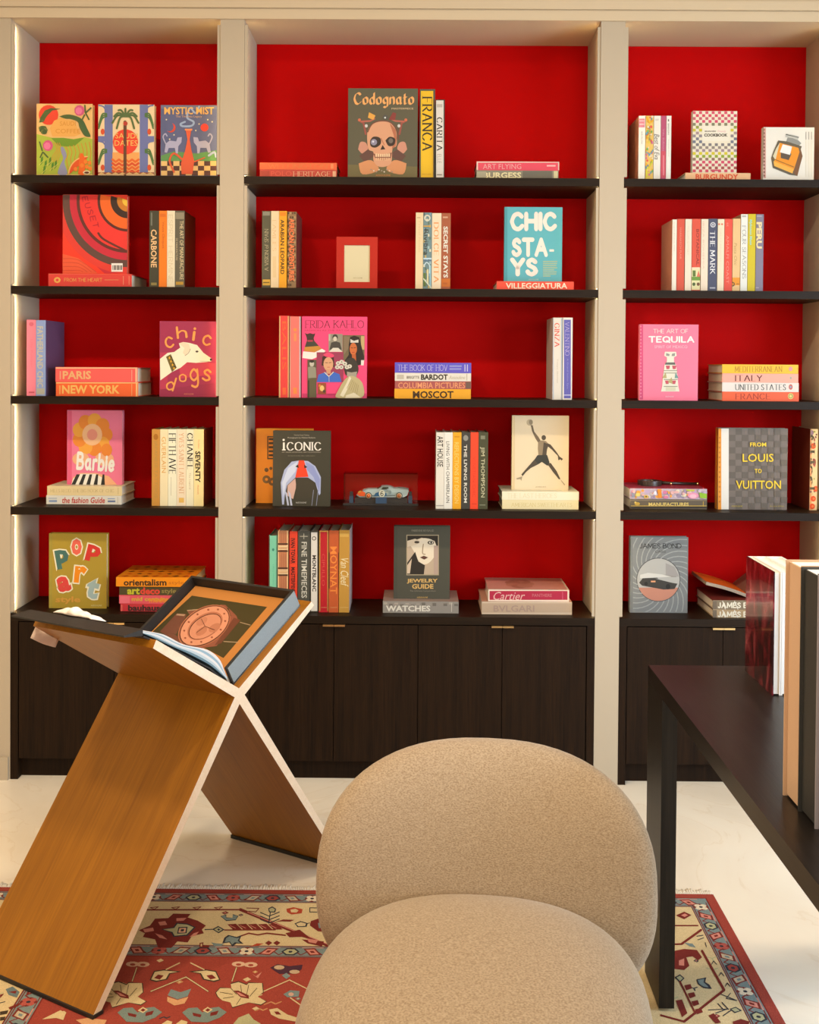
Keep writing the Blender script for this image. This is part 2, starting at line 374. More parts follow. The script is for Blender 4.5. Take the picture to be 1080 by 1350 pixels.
# ------------------------------------------------------------------ shelves, light strips, cabinets
ORD = ['topmost', 'second from the top', 'third from the top', 'lowest']
for k, (x0, x1) in BAY.items():
    for i, z in enumerate(SHZ):
        b = MB(); b.box(x0 + .0008, x1 - .0008, .001, DP - .001, z - ST, z, DARKH)
        o = b.build('shelf_board', None, origin=((x0 + x1) / 2, .17, z - ST))
        tag(o, f'dark wood shelf board across the {k} red bay, {ORD[i]}', 'shelf', 'dark shelf boards of the bookcase')
    for sd, x, sg in (('left', x0, 1), ('right', x1, -1)):
        b = MB(); zz = [HEAD - .02] + [q for z in SHZ for q in (z + .006, z - ST - .006)] + [CT + .006]
        for za, zb in zip(zz[0::2], zz[1::2]):
            xa, xb = sorted((x + sg * .0006, x + sg * .012)); b.box(xa, xb, .0115, .0135, zb, za, JAMB, {3: LED}); b.box(xa, xb, .003, .0112, zb, za, JAMB)
            l_ = area('led_beam', (x + sg * .013, .0150, (za + zb) / 2), (x, .055, (za + zb) / 2), .005, .005, LED_BEAM * (za - zb) / .4, (1.0, .80, .46), 'RECTANGLE', 52)
            d_ = Vector((-sg * .013, .024, 0)).normalized(); zx = Vector((0, 0, 1)); xx = zx.cross(-d_).normalized()
            l_.rotation_euler = Matrix((xx, zx, -d_)).transposed().to_euler(); l_.data.size_y = za - zb
        o = b.build('light_strip', None, origin=(x, .02, CT + .006))
        tag(o, f'glowing warm light strip up the {sd} jamb of the {k} red bay', 'light', 'light strips in the bookcase jambs')
def handle(x0, x1, door):
    b = MB(); zt = CT - .030
    b.box(x0, x1, -.012, .006, zt - .0035, zt - .001, BRASS); b.box(x0, x1, -.012, -.0095, zt - .008, zt - .0035, BRASS); b.build('handle', door)
def cabinet(k, label, nd, splits):
    x0, x1 = BAY[k]; x0 += .001; x1 -= .001; t = .0285
    c = thing('cabinet', label, 'cabinet', ((x0 + x1) / 2, .17, 0), 'dark cabinets under the bookcase')
    b = MB(); b.box(x0, x1, 0, DP - .001, CT - .0295, CT, DARKH)
    b.box(x0, x0 + t, 0, DP - .001, 0, CT - .0295, DARK); b.box(x1 - t, x1, 0, DP - .001, 0, CT - .0295, DARK)
    b.box(x0 + t, x1 - t, .045, .06, 0, .078, DARK); b.box(x0 + t, x1 - t, .03, DP - .001, .078, .09, DARK); b.box(x0 + t, x1 - t, .325, DP - .001, .09, CT - .0295, DARK)
    b.build('body', c)
    a, z_ = x0 + t + .002, x1 - t - .002; w = (z_ - a) / nd
    for i in range(nd):
        d = MB(); p, q = a + i * w + .0012, a + (i + 1) * w - .0012
        d.box(p, q, .003, .022, .080, CT - .0335, DARK); do = d.build('door', c, origin=((p + q) / 2, .012, .08))
        if i % 2 == 0: handle(q - .041, q + .0004, do)
        else: handle(p - .0004, p + .041, do)
cabinet('left', 'dark wood two-door cabinet behind the wooden reading stand, under the left bay', 2, 0)
cabinet('center', 'wide dark wood cabinet with four doors under the middle bay', 4, 0)
cabinet('right', 'dark wood two-door cabinet behind the black table, under the right bay', 2, 0)
# ------------------------------------------------------------------ rug
RXL, RXR, RYB, RYF, RZ = -1.335, .910, -.943, -4.05, .006
def rug():
    rt = thing('rug', 'red patterned rug with cream and blue floral border on pale floor', 'rug', ((RXL + RXR) / 2, -2.2, 0))
    b = MB(); RUGRED = 'a34436'; CRE = 'dcc08e'; BLU = '7e8b86'; BRN = '7e2f28'; PNK = 'd98a76'; NAV = '3b3a40'; OLV = 'b9b184'
    wool = {}
    def wl(h):                                                      # knotted wool: slight mottling in the dye
        if h not in wool: c = alb(h, SAT=.98)[:3]; wool[h] = plain('wool_' + h, c, .95, spec=.1, bump=.5, bscale=420, var=.16)
        return wool[h]
    b.box(RXL, RXR, RYF, RYB, .001, RZ, wl(RUGRED))
    A = Art(b, lambda x, y: Vector((x, y, RZ)), (0, 0, 1)); A.EPS = 1e-5
    def fr(d, c): A.r(RXL + d, RYF + d, RXR - d, RYB - d, wl(c))
    fr(.027, BRN); fr(.031, BLU); fr(.084, BRN); fr(.087, CRE); fr(.345, BRN); fr(.349, BLU); fr(.405, BRN); fr(.409, RUGRED)
    # guard stripes: lozenges and small flowers, all four sides
    def side_pts(d, step):
        x0, x1, y0, y1 = RXL + d, RXR - d, RYF + d, RYB - d; out = []
        n = int((x1 - x0) / step); out += [(x0 + (x1 - x0) * (i + .5) / n, y, 0, i) for y in (y1, y0) for i in range(n)]
        n = int((y1 - y0) / step); out += [(x, y1 - (y1 - y0) * (i + .5) / n, 1, i) for x in (x1, x0) for i in range(n)]
        return out
    hG = A.h; A.EPS = 4e-6
    for d, w in ((.0575, .0265), (.377, .028)):
        pts = side_pts(d, .058)
        for x, y, v, i in pts:
            A.h = hG
            def q(pts_, c): A.p([(x + (a if not v else c_), y + (c_ if not v else -a)) for a, c_ in pts_], wl(c))
            def ln(pts_, t, c): A.l([(x + (a if not v else c_), y + (c_ if not v else -a)) for a, c_ in pts_], t, wl(c))
            m = i % 4
            ln([(-.029, -.6 * w), (-.012, .1 * w), (0, .75 * w), (.012, .1 * w), (.029, -.6 * w)], .004, BRN)
            ln([(-.029, .8 * w), (.029, .8 * w)], .003, PNK if i % 2 else BRN); ln([(-.029, -.85 * w), (.029, -.85 * w)], .003, BRN)
            if m in (1, 3):
                s = 1 if m == 1 else -1
                q([(-.026, -.017 * s), (-.006, .020 * s), (.026, .017 * s), (.006, -.020 * s)], BRN); q([(-.019, -.012 * s), (-.004, .014 * s), (.019, .012 * s), (.004, -.014 * s)], PNK if i % 8 < 4 else 'c9b393'); q([(-.008, -.005 * s), (-.002, .006 * s), (.008, .005 * s), (.002, -.006 * s)], BRN if i % 8 < 4 else BLU)
            elif m == 0:
                A.e(x, y, .022, .022, wl(BRN), 8)
                for a in range(0, 360, 90): A.e(x + .012 * math.cos(R(a + 45)), y + .012 * math.sin(R(a + 45)), .0095, .0095, wl('e6d0b0' if i % 8 < 4 else 'b8584c'), 8)
                A.e(x, y, .006, .006, wl(NAV), 6)
            else:
                q([(-.025, 0), (-.012, .019), (.012, .019), (.025, 0), (.012, -.019), (-.012, -.019)], NAV); q([(-.019, 0), (-.009, .013), (.009, .013), (.019, 0), (.009, -.013), (-.009, -.013)], OLV if i % 8 == 2 else 'a84a40'); A.e(x, y, .006, .006, wl(NAV), 6)
    # small fillers over the border and the field
    rnd = random.Random(11)
    for k in range(420):
        x = RXL + .10 + rnd.random() * (RXR - RXL - .2); y = RYF + .1 + rnd.random() * (RYB - RYF - .2); A.h = hG
        e = min(x - RXL, RXR - x, y - RYF, RYB - y); 
        if .075 < e < .10 or .335 < e < .43: continue
        z = .007 + .006 * rnd.random(); c = rnd.choice((BRN, NAV, BLU, OLV) if e < .34 else (CRE, NAV, BLU, 'c98a5c', '7a2c26')); t = rnd.random()
        if t < .4: A.p([(x - z, y), (x, y + z), (x + z, y), (x, y - z)], wl(c)); A.p([(x - z * .4, y), (x, y + z * .4), (x + z * .4, y), (x, y - z * .4)], wl(CRE if e > .34 else PNK))
        elif t < .75: A.l([(x - 1.6 * z, y - .5 * z), (x - .4 * z, y + .5 * z), (x + .6 * z, y - .3 * z), (x + 1.6 * z, y + .6 * z)], .0045, wl(c))
        else:
            for a in (0, 120, 240): A.l([(x, y), (x + 1.5 * z * math.cos(R(a + 30)), y + 1.5 * z * math.sin(R(a + 30)))], .0045, wl(c))
    # the design carried on round the borders and over the field
    def palmette(x, y, v, sc=1.0):
        def q(pts_, c, dx=0): A.p([(x + (a if not v else c_) * sc, y + (c_ if not v else -a) * sc) for a, c_ in pts_], wl(c))
        A.h = hG + 4e-6
        q([(-.10, 0), (-.075, .03), (-.08, .06), (-.03, .055), (.0, .085), (.03, .055), (.08, .06), (.075, .03), (.10, 0), (.075, -.03), (.08, -.06), (.03, -.055), (0, -.085), (-.03, -.055), (-.08, -.06), (-.075, -.03)], BRN)
        q([(-.05, 0), (-.02, .03), (.02, .03), (.05, 0), (.02, -.03), (-.02, -.03)], NAV); q([(-.042, 0), (-.017, .023), (.017, .023), (.042, 0), (.017, -.023), (-.017, -.023)], OLV); q([(-.015, -.012), (.015, -.012), (.015, .012), (-.015, .012)], 'c98a5c')
        for s_ in (-1, 1):
            for t_ in (-1, 1): q([(.05 * s_, .075 * t_), (.07 * s_, .055 * t_), (.065 * s_, .085 * t_)], PNK)
            q([(.105 * s_, -.006), (.19 * s_, -.006), (.19 * s_, .006), (.105 * s_, .006)], BRN)
    for k in range(5):
        palmette(RXL + .216, -2.02 - .43 * k, 1)
        if k: palmette(RXR - .216, -1.95 - .43 * k, 1)
    for k in range(5): palmette(RXL + .35 + .40 * k, RYF + .216, 0)
    for i in range(4):
        for k in range(4): palmette(RXL + .62 + .345 * i + (.17 if k % 2 else 0), -1.98 - .42 * k, i % 2, 1.05)
    A.h = hG + 3e-5
    # main border, drawn where the photo shows it
    F = Art(b, lambda x, y: atZ(x, y, RZ), (0, 0, 1), base=A.h + 1e-5); F.EPS = 4e-6
    F.k(3.7241, 140, 1150)
    def P(pts, c, sm=0): F.p(pts, wl(c), sm)
    def Ln(pts, w, c, sm=0): F.l(pts, w, wl(c), sm)
    Ln([(60, 185), (660, 184)], 7, BRN)
    for x in range(230, 640, 105): Ln([(x - 14, 174), (x + 6, 182), (x + 26, 170), (x - 14, 174)], 3.5, BRN)
    Ln([(660, 184), (1150, 385)], 16, BRN); Ln([(695, 196), (1150, 378)], 4, PNK)
    P([(160, 285), (215, 262), (240, 228), (305, 225), (330, 203), (415, 205), (400, 222), (450, 238), (490, 262), (470, 282), (480, 300), (420, 315), (400, 345), (350, 340), (320, 372), (255, 370), (240, 330), (180, 318), (190, 300)], BRN)
    P([(255, 245), (290, 240), (300, 258), (265, 262)], PNK); P([(345, 226), (395, 224), (380, 238), (345, 240)], PNK); P([(240, 300), (275, 310), (300, 330), (262, 322)], PNK); P([(430, 300), (455, 292), (440, 312), (410, 318)], PNK); P([(180, 280), (230, 272), (235, 288), (190, 296)], PNK)
    P([(270, 280), (330, 270), (345, 248), (400, 252), (440, 270), (400, 312), (330, 318), (320, 298)], NAV); P([(280, 281), (334, 274), (350, 253), (396, 257), (430, 271), (395, 306), (336, 312), (326, 294)], OLV)
    P([(355, 270), (400, 268), (395, 300), (348, 302)], NAV); P([(360, 275), (393, 273), (389, 296), (354, 297)], 'e3a884'); P([(368, 280), (384, 279), (381, 290), (365, 291)], NAV)
    Ln([(485, 282), (530, 280)], 5, NAV); P([(520, 280), (550, 264), (582, 282), (552, 300)], NAV); P([(530, 281), (551, 270), (572, 282), (552, 294)], OLV); P([(545, 281), (552, 276), (560, 282), (552, 288)], NAV)
    Ln([(582, 284), (830, 283)], 6, BRN)
    for x in range(595, 800, 50): P([(x, 256), (x + 42, 253), (x + 72, 282), (x + 28, 282)], BRN); Ln([(x + 14, 262), (x + 40, 275)], 3, PNK)
    for off, cc in (((0, 0), NAV), ((4, 0), BLU)):
        o = off[0]; P([(560 + o, 216), (590 - o, 208 + o), (590, 222 + o), (620, 224), (622, 206 + o), (650 - o, 215), (636, 236 - o), (590, 240 - o)], cc)
    Ln([(798, 250), (806, 200)], 5, NAV)
    for yy in (204, 222, 238): Ln([(758, yy - 6), (800, yy + 12), (850, yy - 8)], 5, NAV)
    P([(795, 178), (815, 168), (835, 180), (830, 198), (800, 198)], NAV); P([(800, 181), (815, 174), (829, 182), (825, 193), (804, 193)], OLV)
    P([(825, 246), (870, 232), (925, 234), (905, 243), (860, 242)], BRN)
    P([(885, 180), (920, 172), (965, 182), (960, 202), (910, 208), (888, 196)], 'b8482f'); P([(905, 184), (930, 180), (945, 188), (935, 198), (908, 197)], CRE)
    Ln([(690, 176), (750, 178), (735, 195), (700, 192)], 4, BRN); Ln([(1000, 175), (1050, 176), (1040, 196), (1000, 196), (1000, 175)], 4, NAV)
    P([(1005, 240), (1080, 215), (1140, 250), (1120, 300), (1040, 290), (1000, 262)], BRN); P([(1040, 250), (1075, 240), (1080, 270), (1045, 275)], BLU)
    P([(925, 252), (955, 240), (990, 250), (985, 268), (940, 270)], NAV); P([(932, 254), (956, 245), (982, 253), (977, 264), (944, 266)], CRE)
    Ln([(655, 316), (700, 300), (745, 308), (790, 300), (880, 310)], 7, BRN)
    P([(580, 322), (600, 308), (640, 318), (665, 310), (655, 335), (675, 352), (640, 350), (620, 366), (605, 345), (570, 350)], NAV); P([(590, 324), (605, 314), (640, 324), (655, 322), (645, 336), (658, 348), (632, 344), (618, 356), (608, 340), (582, 344)], BLU)
    P([(515, 345), (545, 350), (580, 352), (560, 366), (530, 362)], BLU); P([(705, 366), (740, 350), (775, 350), (745, 362)], 'b8482f')
    for x in (798, 838): P([(x - 18, 348), (x, 336), (x + 18, 347), (x, 360)], BRN)
    P([(880, 300), (950, 282), (1010, 330), (960, 318), (900, 320)], BRN); P([(960, 330), (1070, 340), (1060, 365), (990, 350)], BRN); P([(985, 325), (1040, 335), (1030, 350), (995, 344)], PNK)
    P([(458, 348), (478, 344), (476, 360), (508, 360), (505, 370), (458, 370)], BRN); P([(464, 352), (472, 350), (471, 364), (464, 365)], CRE)
    # field
    for x in (150, 640): Ln([(x, 470), (x - 22, 535)], 9, '4a3b2c'); Ln([(x, 470), (x - 22, 535)], 5, CRE)
    for x, s in ((275, 1), (500, -1)):
        P([(x - 62 * s, 530), (x - 40 * s, 485), (x + 10 * s, 478), (x + 95 * s, 488), (x + 40 * s, 500), (x + 25 * s, 528), (x - 30 * s, 540)], '4a3b2c'); P([(x - 54 * s, 527), (x - 36 * s, 490), (x + 8 * s, 483), (x + 75 * s, 490), (x + 34 * s, 496), (x + 18 * s, 524), (x - 28 * s, 533)], CRE)
        P([(x - 40 * s, 520), (x - 20 * s, 503), (x + 8 * s, 508), (x - 12 * s, 528)], BRN); Ln([(x + 20 * s, 478), (x + 85 * s, 446)], 6, CRE)
    Ln([(220, 585), (392, 515), (500, 585)], 8, '4a3b2c'); Ln([(220, 585), (392, 515), (500, 585)], 5, CRE)
    P([(318, 575), (365, 590), (418, 572), (400, 610), (350, 625), (302, 605)], BLU); P([(300, 612), (350, 628), (404, 612), (385, 645), (335, 655), (300, 635)], 'dba070')
    def leafrose(ox):
        for off, cc in ((0, '4a3b2c'), (5, CRE)):
            P([(535 + ox + off, 592), (560 + ox, 565 + off), (615 + ox, 570), (612 + ox, 545 + off), (650 + ox, 535 + off), (690 + ox, 550 + off), (700 + ox, 540 + off), (770 + ox - off, 545), (775 + ox - off, 590), (745 + ox, 612), (790 + ox - off, 635), (760 + ox, 655 - off), (700 + ox, 640), (620 + ox, 668 - off), (610 + ox, 640), (570 + ox, 630), (545 + ox + off, 612)], cc)
        for a, b_ in (((612, 570), (640, 600)), ((660, 555), (665, 590)), ((700, 555), (690, 600)), ((740, 570), (705, 610)), ((560, 590), (620, 600)), ((575, 620), (625, 612)), ((640, 650), (660, 620))): Ln([(a[0] + ox, a[1]), (b_[0] + ox, b_[1])], 3.5, '6b5a3c')
        P([(625 + ox, 582), (650 + ox, 582), (700 + ox, 605), (702 + ox, 622), (660 + ox, 615)], BRN); P([(640 + ox, 590), (655 + ox, 592), (690 + ox, 612), (660 + ox, 608)], PNK)
    leafrose(0); leafrose(-590)
    for x, y in ((650, 452), (710, 455), (130, 452), (180, 453)): F.e(x, y, 34, 13, wl('dcae8c'), 10); F.e(x, y + 2, 14, 6, wl(RUGRED), 8)
    for ox in (0, 318):
        P([(55 + ox, 690), (85 + ox, 668), (130 + ox, 665), (155 + ox, 690), (190 + ox, 668), (235 + ox, 662), (275 + ox, 688), (240 + ox, 715), (180 + ox, 738), (100 + ox, 735)], '7d8a80'); P([(105 + ox, 690), (150 + ox, 700), (145 + ox, 714), (110 + ox, 706)], BRN); P([(195 + ox, 690), (235 + ox, 680), (225 + ox, 700), (192 + ox, 708)], BRN)
        P([(155 + ox, 680), (180 + ox, 662), (205 + ox, 676), (180 + ox, 692)], CRE); P([(168 + ox, 679), (181 + ox, 669), (194 + ox, 677), (181 + ox, 686)], BRN)
    P([(270, 748), (300, 728), (325, 735), (318, 760), (280, 770)], CRE); P([(340, 748), (370, 726), (400, 735), (390, 765), (350, 770)], CRE); P([(625, 745), (650, 715), (700, 695), (725, 725), (760, 745), (700, 775), (640, 770)], OLV)
    P([(805, 470), (840, 452), (900, 462), (965, 455), (960, 478), (925, 498), (850, 500)], '51303c'); F.e(850, 468, 26, 11, wl('c8a682'), 10); F.e(925, 490, 26, 10, wl('c8a682'), 10); P([(862, 508), (885, 495), (905, 510), (885, 525)], BLU)
    Ln([(775, 585), (900, 530), (1060, 610)], 5, CRE); P([(870, 600), (905, 580), (950, 585), (945, 612), (890, 615)], BLU); F.e(908, 600, 14, 9, wl('d5a58d'), 8); Ln([(905, 618), (985, 675)], 6, CRE)
    P([(800, 675), (840, 668), (890, 700), (970, 725), (960, 740), (850, 720), (810, 700)], CRE); P([(825, 685), (845, 685), (860, 700), (835, 700)], BRN); P([(715, 500), (735, 512), (765, 490), (745, 522)], PNK)
    # lower left corner, under the stand
    F.k(5.4, 0, 1160)
    P([(40, 780), (90, 760), (140, 800), (120, 840), (60, 820)], '6f7d7c'); P([(60, 800), (120, 790), (110, 812)], BRN); P([(60, 910), (160, 870), (130, 900), (70, 925)], BRN); P([(0, 940), (60, 930), (50, 955), (0, 965)], '4a3b2c'); P([(0, 980), (40, 975), (30, 1000), (0, 1005)], '4a3b2c'); P([(0, 820), (30, 810), (0, 845)], BRN)
    P([(300, 995), (390, 950), (430, 930), (470, 950), (450, 1000), (400, 985)], CRE); P([(540, 1000), (620, 985), (760, 1000), (740, 1040), (600, 1040)], 'dba070')
    # right border
    F.k(3.6, 780, 1100)
    P([(400, 386), (440, 368), (475, 384), (440, 404)], BRN); P([(425, 385), (443, 377), (458, 385), (443, 393)], PNK)
    Ln([(300, 434), (505, 434)], 6, BRN); Ln([(430, 520), (520, 455)], 11, BRN); Ln([(300, 524), (430, 522)], 8, BRN); P([(440, 515), (480, 520), (495, 538), (465, 532)], BLU)
    P([(360, 560), (440, 545), (500, 550), (525, 585), (505, 600), (480, 580), (450, 585), (465, 625), (440, 645), (395, 640), (360, 620)], BRN); P([(415, 600), (440, 590), (440, 625), (415, 622)], PNK)
    P([(395, 680), (420, 665), (442, 684), (420, 706)], NAV); P([(403, 681), (420, 672), (434, 684), (420, 698)], OLV); Ln([(420, 700), (490, 845)], 9, BRN)
    for i in range(4): P([(440 + i * 17, 718 + i * 38), (470 + i * 17, 712 + i * 38), (478 + i * 17, 732 + i * 38), (450 + i * 17, 742 + i * 38)], BRN)
    Ln([(525, 555), (630, 740), (440, 890)], 12, BRN)
    for x, y in ((570, 610), (605, 665), (635, 715)): Ln([(x, y + 8), (x + 10, y - 8), (x + 24, y + 8)], 4, NAV)
    P([(498, 690), (545, 680), (540, 702), (560, 715), (572, 735), (530, 730), (505, 712)], NAV); P([(505, 693), (535, 687), (532, 704), (548, 718), (556, 728), (532, 724), (511, 710)], BLU)
    Ln([(500, 485), (530, 480)], 4, NAV); Ln([(505, 502), (532, 492)], 4, NAV); Ln([(540, 515), (545, 535)], 4, NAV); Ln([(615, 760), (690, 790), (640, 780), (660, 755)], 4, NAV)
    Ln([(555, 835), (650, 830)], 4, NAV)
    for q in ((600, 805, 625, 832), (620, 800, 650, 832), (590, 850, 640, 832), (625, 862, 665, 835)): Ln([(q[0], q[1]), (q[2], q[3])], 5, NAV)
    P([(655, 830), (685, 820), (715, 838), (680, 850)], NAV); P([(664, 831), (685, 825), (704, 838), (681, 844)], OLV)
    P([(555, 862), (580, 850), (600, 875), (615, 895), (590, 900)], BRN); P([(670, 890), (710, 878), (750, 890), (740, 930), (680, 930)], BRN); P([(400, 790), (430, 785), (455, 850), (430, 870)], BRN)
    Ln([(330, 860), (440, 890)], 9, BRN)
    b.build('pile', rt)
    f = MB(); wool_w = plain('cotton_fringe', (.85, .80, .70), .9, spec=.1); n = 420                 # knotted cotton fringe
    for i in range(n):
        x = RXL + (RXR - RXL) * (i + .5) / n; dx = random.uniform(-.004, .004); L_ = random.uniform(.024, .046)
        f.tube([(x, RYB - .002, .005), (x + dx * .4, RYB + L_ * .5, .006), (x + dx, RYB + L_, .002)], .0019, wool_w, 4)
    o = f.build('fringe', rt); o['kind'] = 'stuff'; o['label'] = 'off-white cotton fringe'
rug()

# ------------------------------------------------------------------ X-shaped reading stand
OAK = wood('honey_oak', (.215, .078, .003), (.32, .126, .006), (1.0, 30, 30), .38, .4, .06)
ENDG = wood('pale_bare_edge', (.74, .60, .44), (.82, .70, .55), (30, 30, 30), .6, .2, .05)
SE = Vector((-.8462, .5329, 0)); SN = Vector((.5329, .8462, 0)); SP = Vector((-.7767, -1.6608, 0)); SL = .4574
def S(n, z, t=0): return SP + SN * n + SE * t + Vector((0, 0, z))
def plate_frame(a, b_, o):
    u = (S(*b_) - S(*a)).normalized(); w = u.cross(SE); return Matrix((u, SE, w)).transposed().to_4x4() @ Matrix.Identity(4) if 0 else Matrix.Translation(o) @ Matrix((u, SE, w)).transposed().to_4x4()
def stand():
    rt = thing('reading_stand', 'honey oak X-shaped reading stand with pale edges, holding an open boxed book', 'book stand', S(.5, 0, .2))
    A_, B_, C_, T_ = (.5166, .6721), (.5375, .6490), (.5592, .6694), (.5347, .6933); M_ = (.5370, .6710)
    z0 = .012
    for nm, poly, fa, fb in (('rest_panel', [A_, M_, T_, (.2113, .8923), (.1999, .8727)], M_, (.2056, .8825)),
                             ('rest_panel', [T_, M_, C_, (.8804, .8688), (.8666, .8826)], M_, (.8735, .8757)),
                             ('leg_panel', [A_, M_, B_, (.0292, .016), (.003, .016)], M_, (.013, z0)),
                             ('leg_panel', [B_, M_, C_, (1.0585, z0), (1.034, z0)], M_, (1.046, z0))):
        b = MB(); b.prism([S(*q) for q in poly], SE * SL, OAK, ENDG)
        b.build(nm, rt, frame=plate_frame(fa, fb, S(*fa)))
    for a, c, zl, zh in ((-.002, .033, RZ + .0016, .016), (1.030, 1.063, .0005, z0)):
        b = MB(); b.prism([S(a, zl, -.003), S(c, zl, -.003), S(c, zh, -.003), S(a, zh, -.003)], SE * (SL + .006), BLACK); b.build('foot_strip', rt)
stand()
# boxed watch book lying open on it
def boxed_book():
    rt = thing('boxed_book', 'large open boxed book with watch picture and black rim on the oak stand', 'book', S(.53, .70, .23))
    u = (S(.8666, .8826) - S(.5347, .6933)).normalized(); w = SE.cross(u) if SE.cross(u).z > 0 else u.cross(SE); o = S(.5347, .6933)
    def Q(a, v, h): return o + u * a + SE * v + w * h
    F = Matrix.Translation(Q(.18, .23, 0)) @ Matrix((u, SE, w)).transposed().to_4x4()
    BK = plain('black_bookcloth', (.014, .013, .012), .55, bump=.2, bscale=600); BLG = plain('blue_grey_bookcloth', (.24, .29, .32), .7, spec=.2, bump=.3, bscale=500, var=.06)
    a0, a1, v0, v1, H, t = .008, .357, .025, .442, .062, .009
    b = MB()
    def slab(p, q, r, s_, h0, h1, m, top=None):
        P8 = [Q(x, y, z) for x in (p, q) for y in (r, s_) for z in (h0, h1)]; fs = [(0, 1, 3, 2), (4, 6, 7, 5), (0, 4, 5, 1), (2, 3, 7, 6), (0, 2, 6, 4), (1, 5, 7, 3)]
        for i, f in enumerate(fs): b.face([P8[j] for j in f], m if i != 5 else (top or m))
    slab(a0, a1, v0, v1, .0006, .006, BK); slab(a0, a1, v1 - t, v1, .006, H, BK); slab(a1 - t, a1, v0 + t, v1 - t, .006, H, BK)
    slab(a0, a1, v0 + .002, v0 + t, .006, H, BK); slab(a0 + .004, a1 - .002, v0, v0 + .002, .0006, H - .004, BLG)
    b.build('tray', rt, frame=F)
    b = MB()
    slab(.002, a1 - t - .002, v0 + t + .003, v1 - t - .003, .0065, .0305, paper('e8dcc8'), paper('bd824a', .4))
    A = Art(b, lambda x, y: Q(y, x, .0305), w); 
    VB0, VB1, U0, U1 = .036, .430, .0, .344
    def pr(px, py):                                                  # from a photo pixel to the page
        d = ray(px, py); oo = Q(0, 0, .0305); tt = (oo - CAM).dot(w) / d.dot(w); return CAM + d * tt
    A.fn = pr; A.k(4.1538, 170, 740); A.kw = {'rough': .38}
    def inside(pts): return pts
    DKP = '453d24'
    A.p([(345, 188), (757, 250), (518, 530), (420, 478), (250, 430), (130, 385)], DKP)
    A.p([(262, 285), (318, 290), (258, 400), (170, 385)], '6b4436'); A.p([(265, 287), (310, 291), (302, 300), (258, 296)], 'a88870')
    A.p([(318, 268), (420, 258), (470, 250), (330, 290)], '7d5040'); A.l([(320, 270), (400, 262)], 4, 'b39a80')
    A.p([(250, 400), (285, 425), (330, 462), (280, 450), (170, 385)], '6b4436')
    def oval(cx, cy, rx, ry, c, ang=-32):
        A.raw([[(cx + rx * math.cos(t) * math.cos(R(ang)) - ry * math.sin(t) * math.sin(R(ang)), cy + rx * math.cos(t) * math.sin(R(ang)) + ry * math.sin(t) * math.cos(R(ang))) for t in [2 * math.pi * k / 36 for k in range(36)]]], c)
    A.p([(545, 255), (590, 300), (600, 330), (560, 360), (480, 465), (380, 478), (300, 450), (560, 300)], '8a5442'); A.p([(575, 310), (612, 322), (505, 450), (470, 460)], '6b4030')
    A.l([(610, 335), (665, 350)], 4, 'b39a80'); A.l([(520, 440), (600, 445)], 4, 'b39a80'); A.p([(500, 238), (530, 240), (545, 258), (510, 258)], '8a5442')
    oval(413, 356, 158, 98, 'a56b52'); oval(414, 356, 152, 93, '5a3426'); oval(415, 355, 146, 88, 'd09478'); oval(417, 355, 108, 62, 'b0735a'); oval(417, 358, 100, 56, '4a2c20'); oval(418, 359, 96, 53, 'c98d72')
    oval(470, 365, 36, 20, 'b57a60'); oval(400, 330, 34, 19, 'bb8066'); oval(398, 385, 34, 19, 'b57a60')
    for t in range(12):
        a = 2 * math.pi * t / 12; X = 126 * math.cos(a); Y = 74 * math.sin(a); an = R(-32); A.e(416 + X * math.cos(an) - Y * math.sin(an), 355 + X * math.sin(an) + Y * math.cos(an), 6, 5, '8d5340', 8)
    A.l([(418, 358), (398, 318)], 3, '5a3426'); A.l([(418, 358), (470, 378)], 3, '5a3426'); A.l([(418, 358), (372, 392)], 2, '5a3426')
    b.build('page_block', rt, frame=F)
    # the left half: sheets curving down from the top of the left rest into the fold, and the folded lid flap
    top = smooth([(.188, .917), (.263, .893), (.339, .852), (.432, .819), (.482, .782), (.503, .745), (.516, .722)], 5); low = smooth([(.190, .909), (.222, .894), (.300, .853), (.36, .822), (.439, .777), (.492, .737), (.512, .720)], 5)
    n = min(len(top), len(low)); b = MB(); cols = ['eef0ef', '9fb4bd', 'f3f1ea', 'c4ced0', '6f8790']
    v_a, v_b = .026, .438
    for k in range(5):
        f0, f1 = k / 5, (k + 1) / 5
        for i in range(n - 1):
            def I(f, j): return (top[j][0] + (low[j][0] - top[j][0]) * f, top[j][1] + (low[j][1] - top[j][1]) * f)
            b.prism([S(*I(f0, i), v_a), S(*I(f0, i + 1), v_a), S(*I(f1, i + 1), v_a), S(*I(f1, i), v_a)], SE * (v_b - v_a), paper(cols[k]))
    b.build('loose_sheets', rt)
    b = MB(); th = .004
    for (p, q) in (((.190, .9045), (.300, .848)), ((.300, .848), (.439, .769)), ((.439, .769), (.512, .712))):
        b.prism([S(*p, .022), S(*q, .022), S(q[0] - .002, q[1] - th, .022), S(p[0] - .002, p[1] - th, .022)], SE * .424, BK)
    b.build('cover_board', rt)
    b = MB(); b.prism([S(.186, .9215, .022), S(.121, .9165, .022), S(.121, .9125, .022), S(.186, .9040, .022)], SE * .43, BK); b.build('lid_flap', rt)
boxed_book()
CLOTH = plain('white_cotton', (.82, .76, .70), .9, spec=.1, bump=.3, bscale=300)
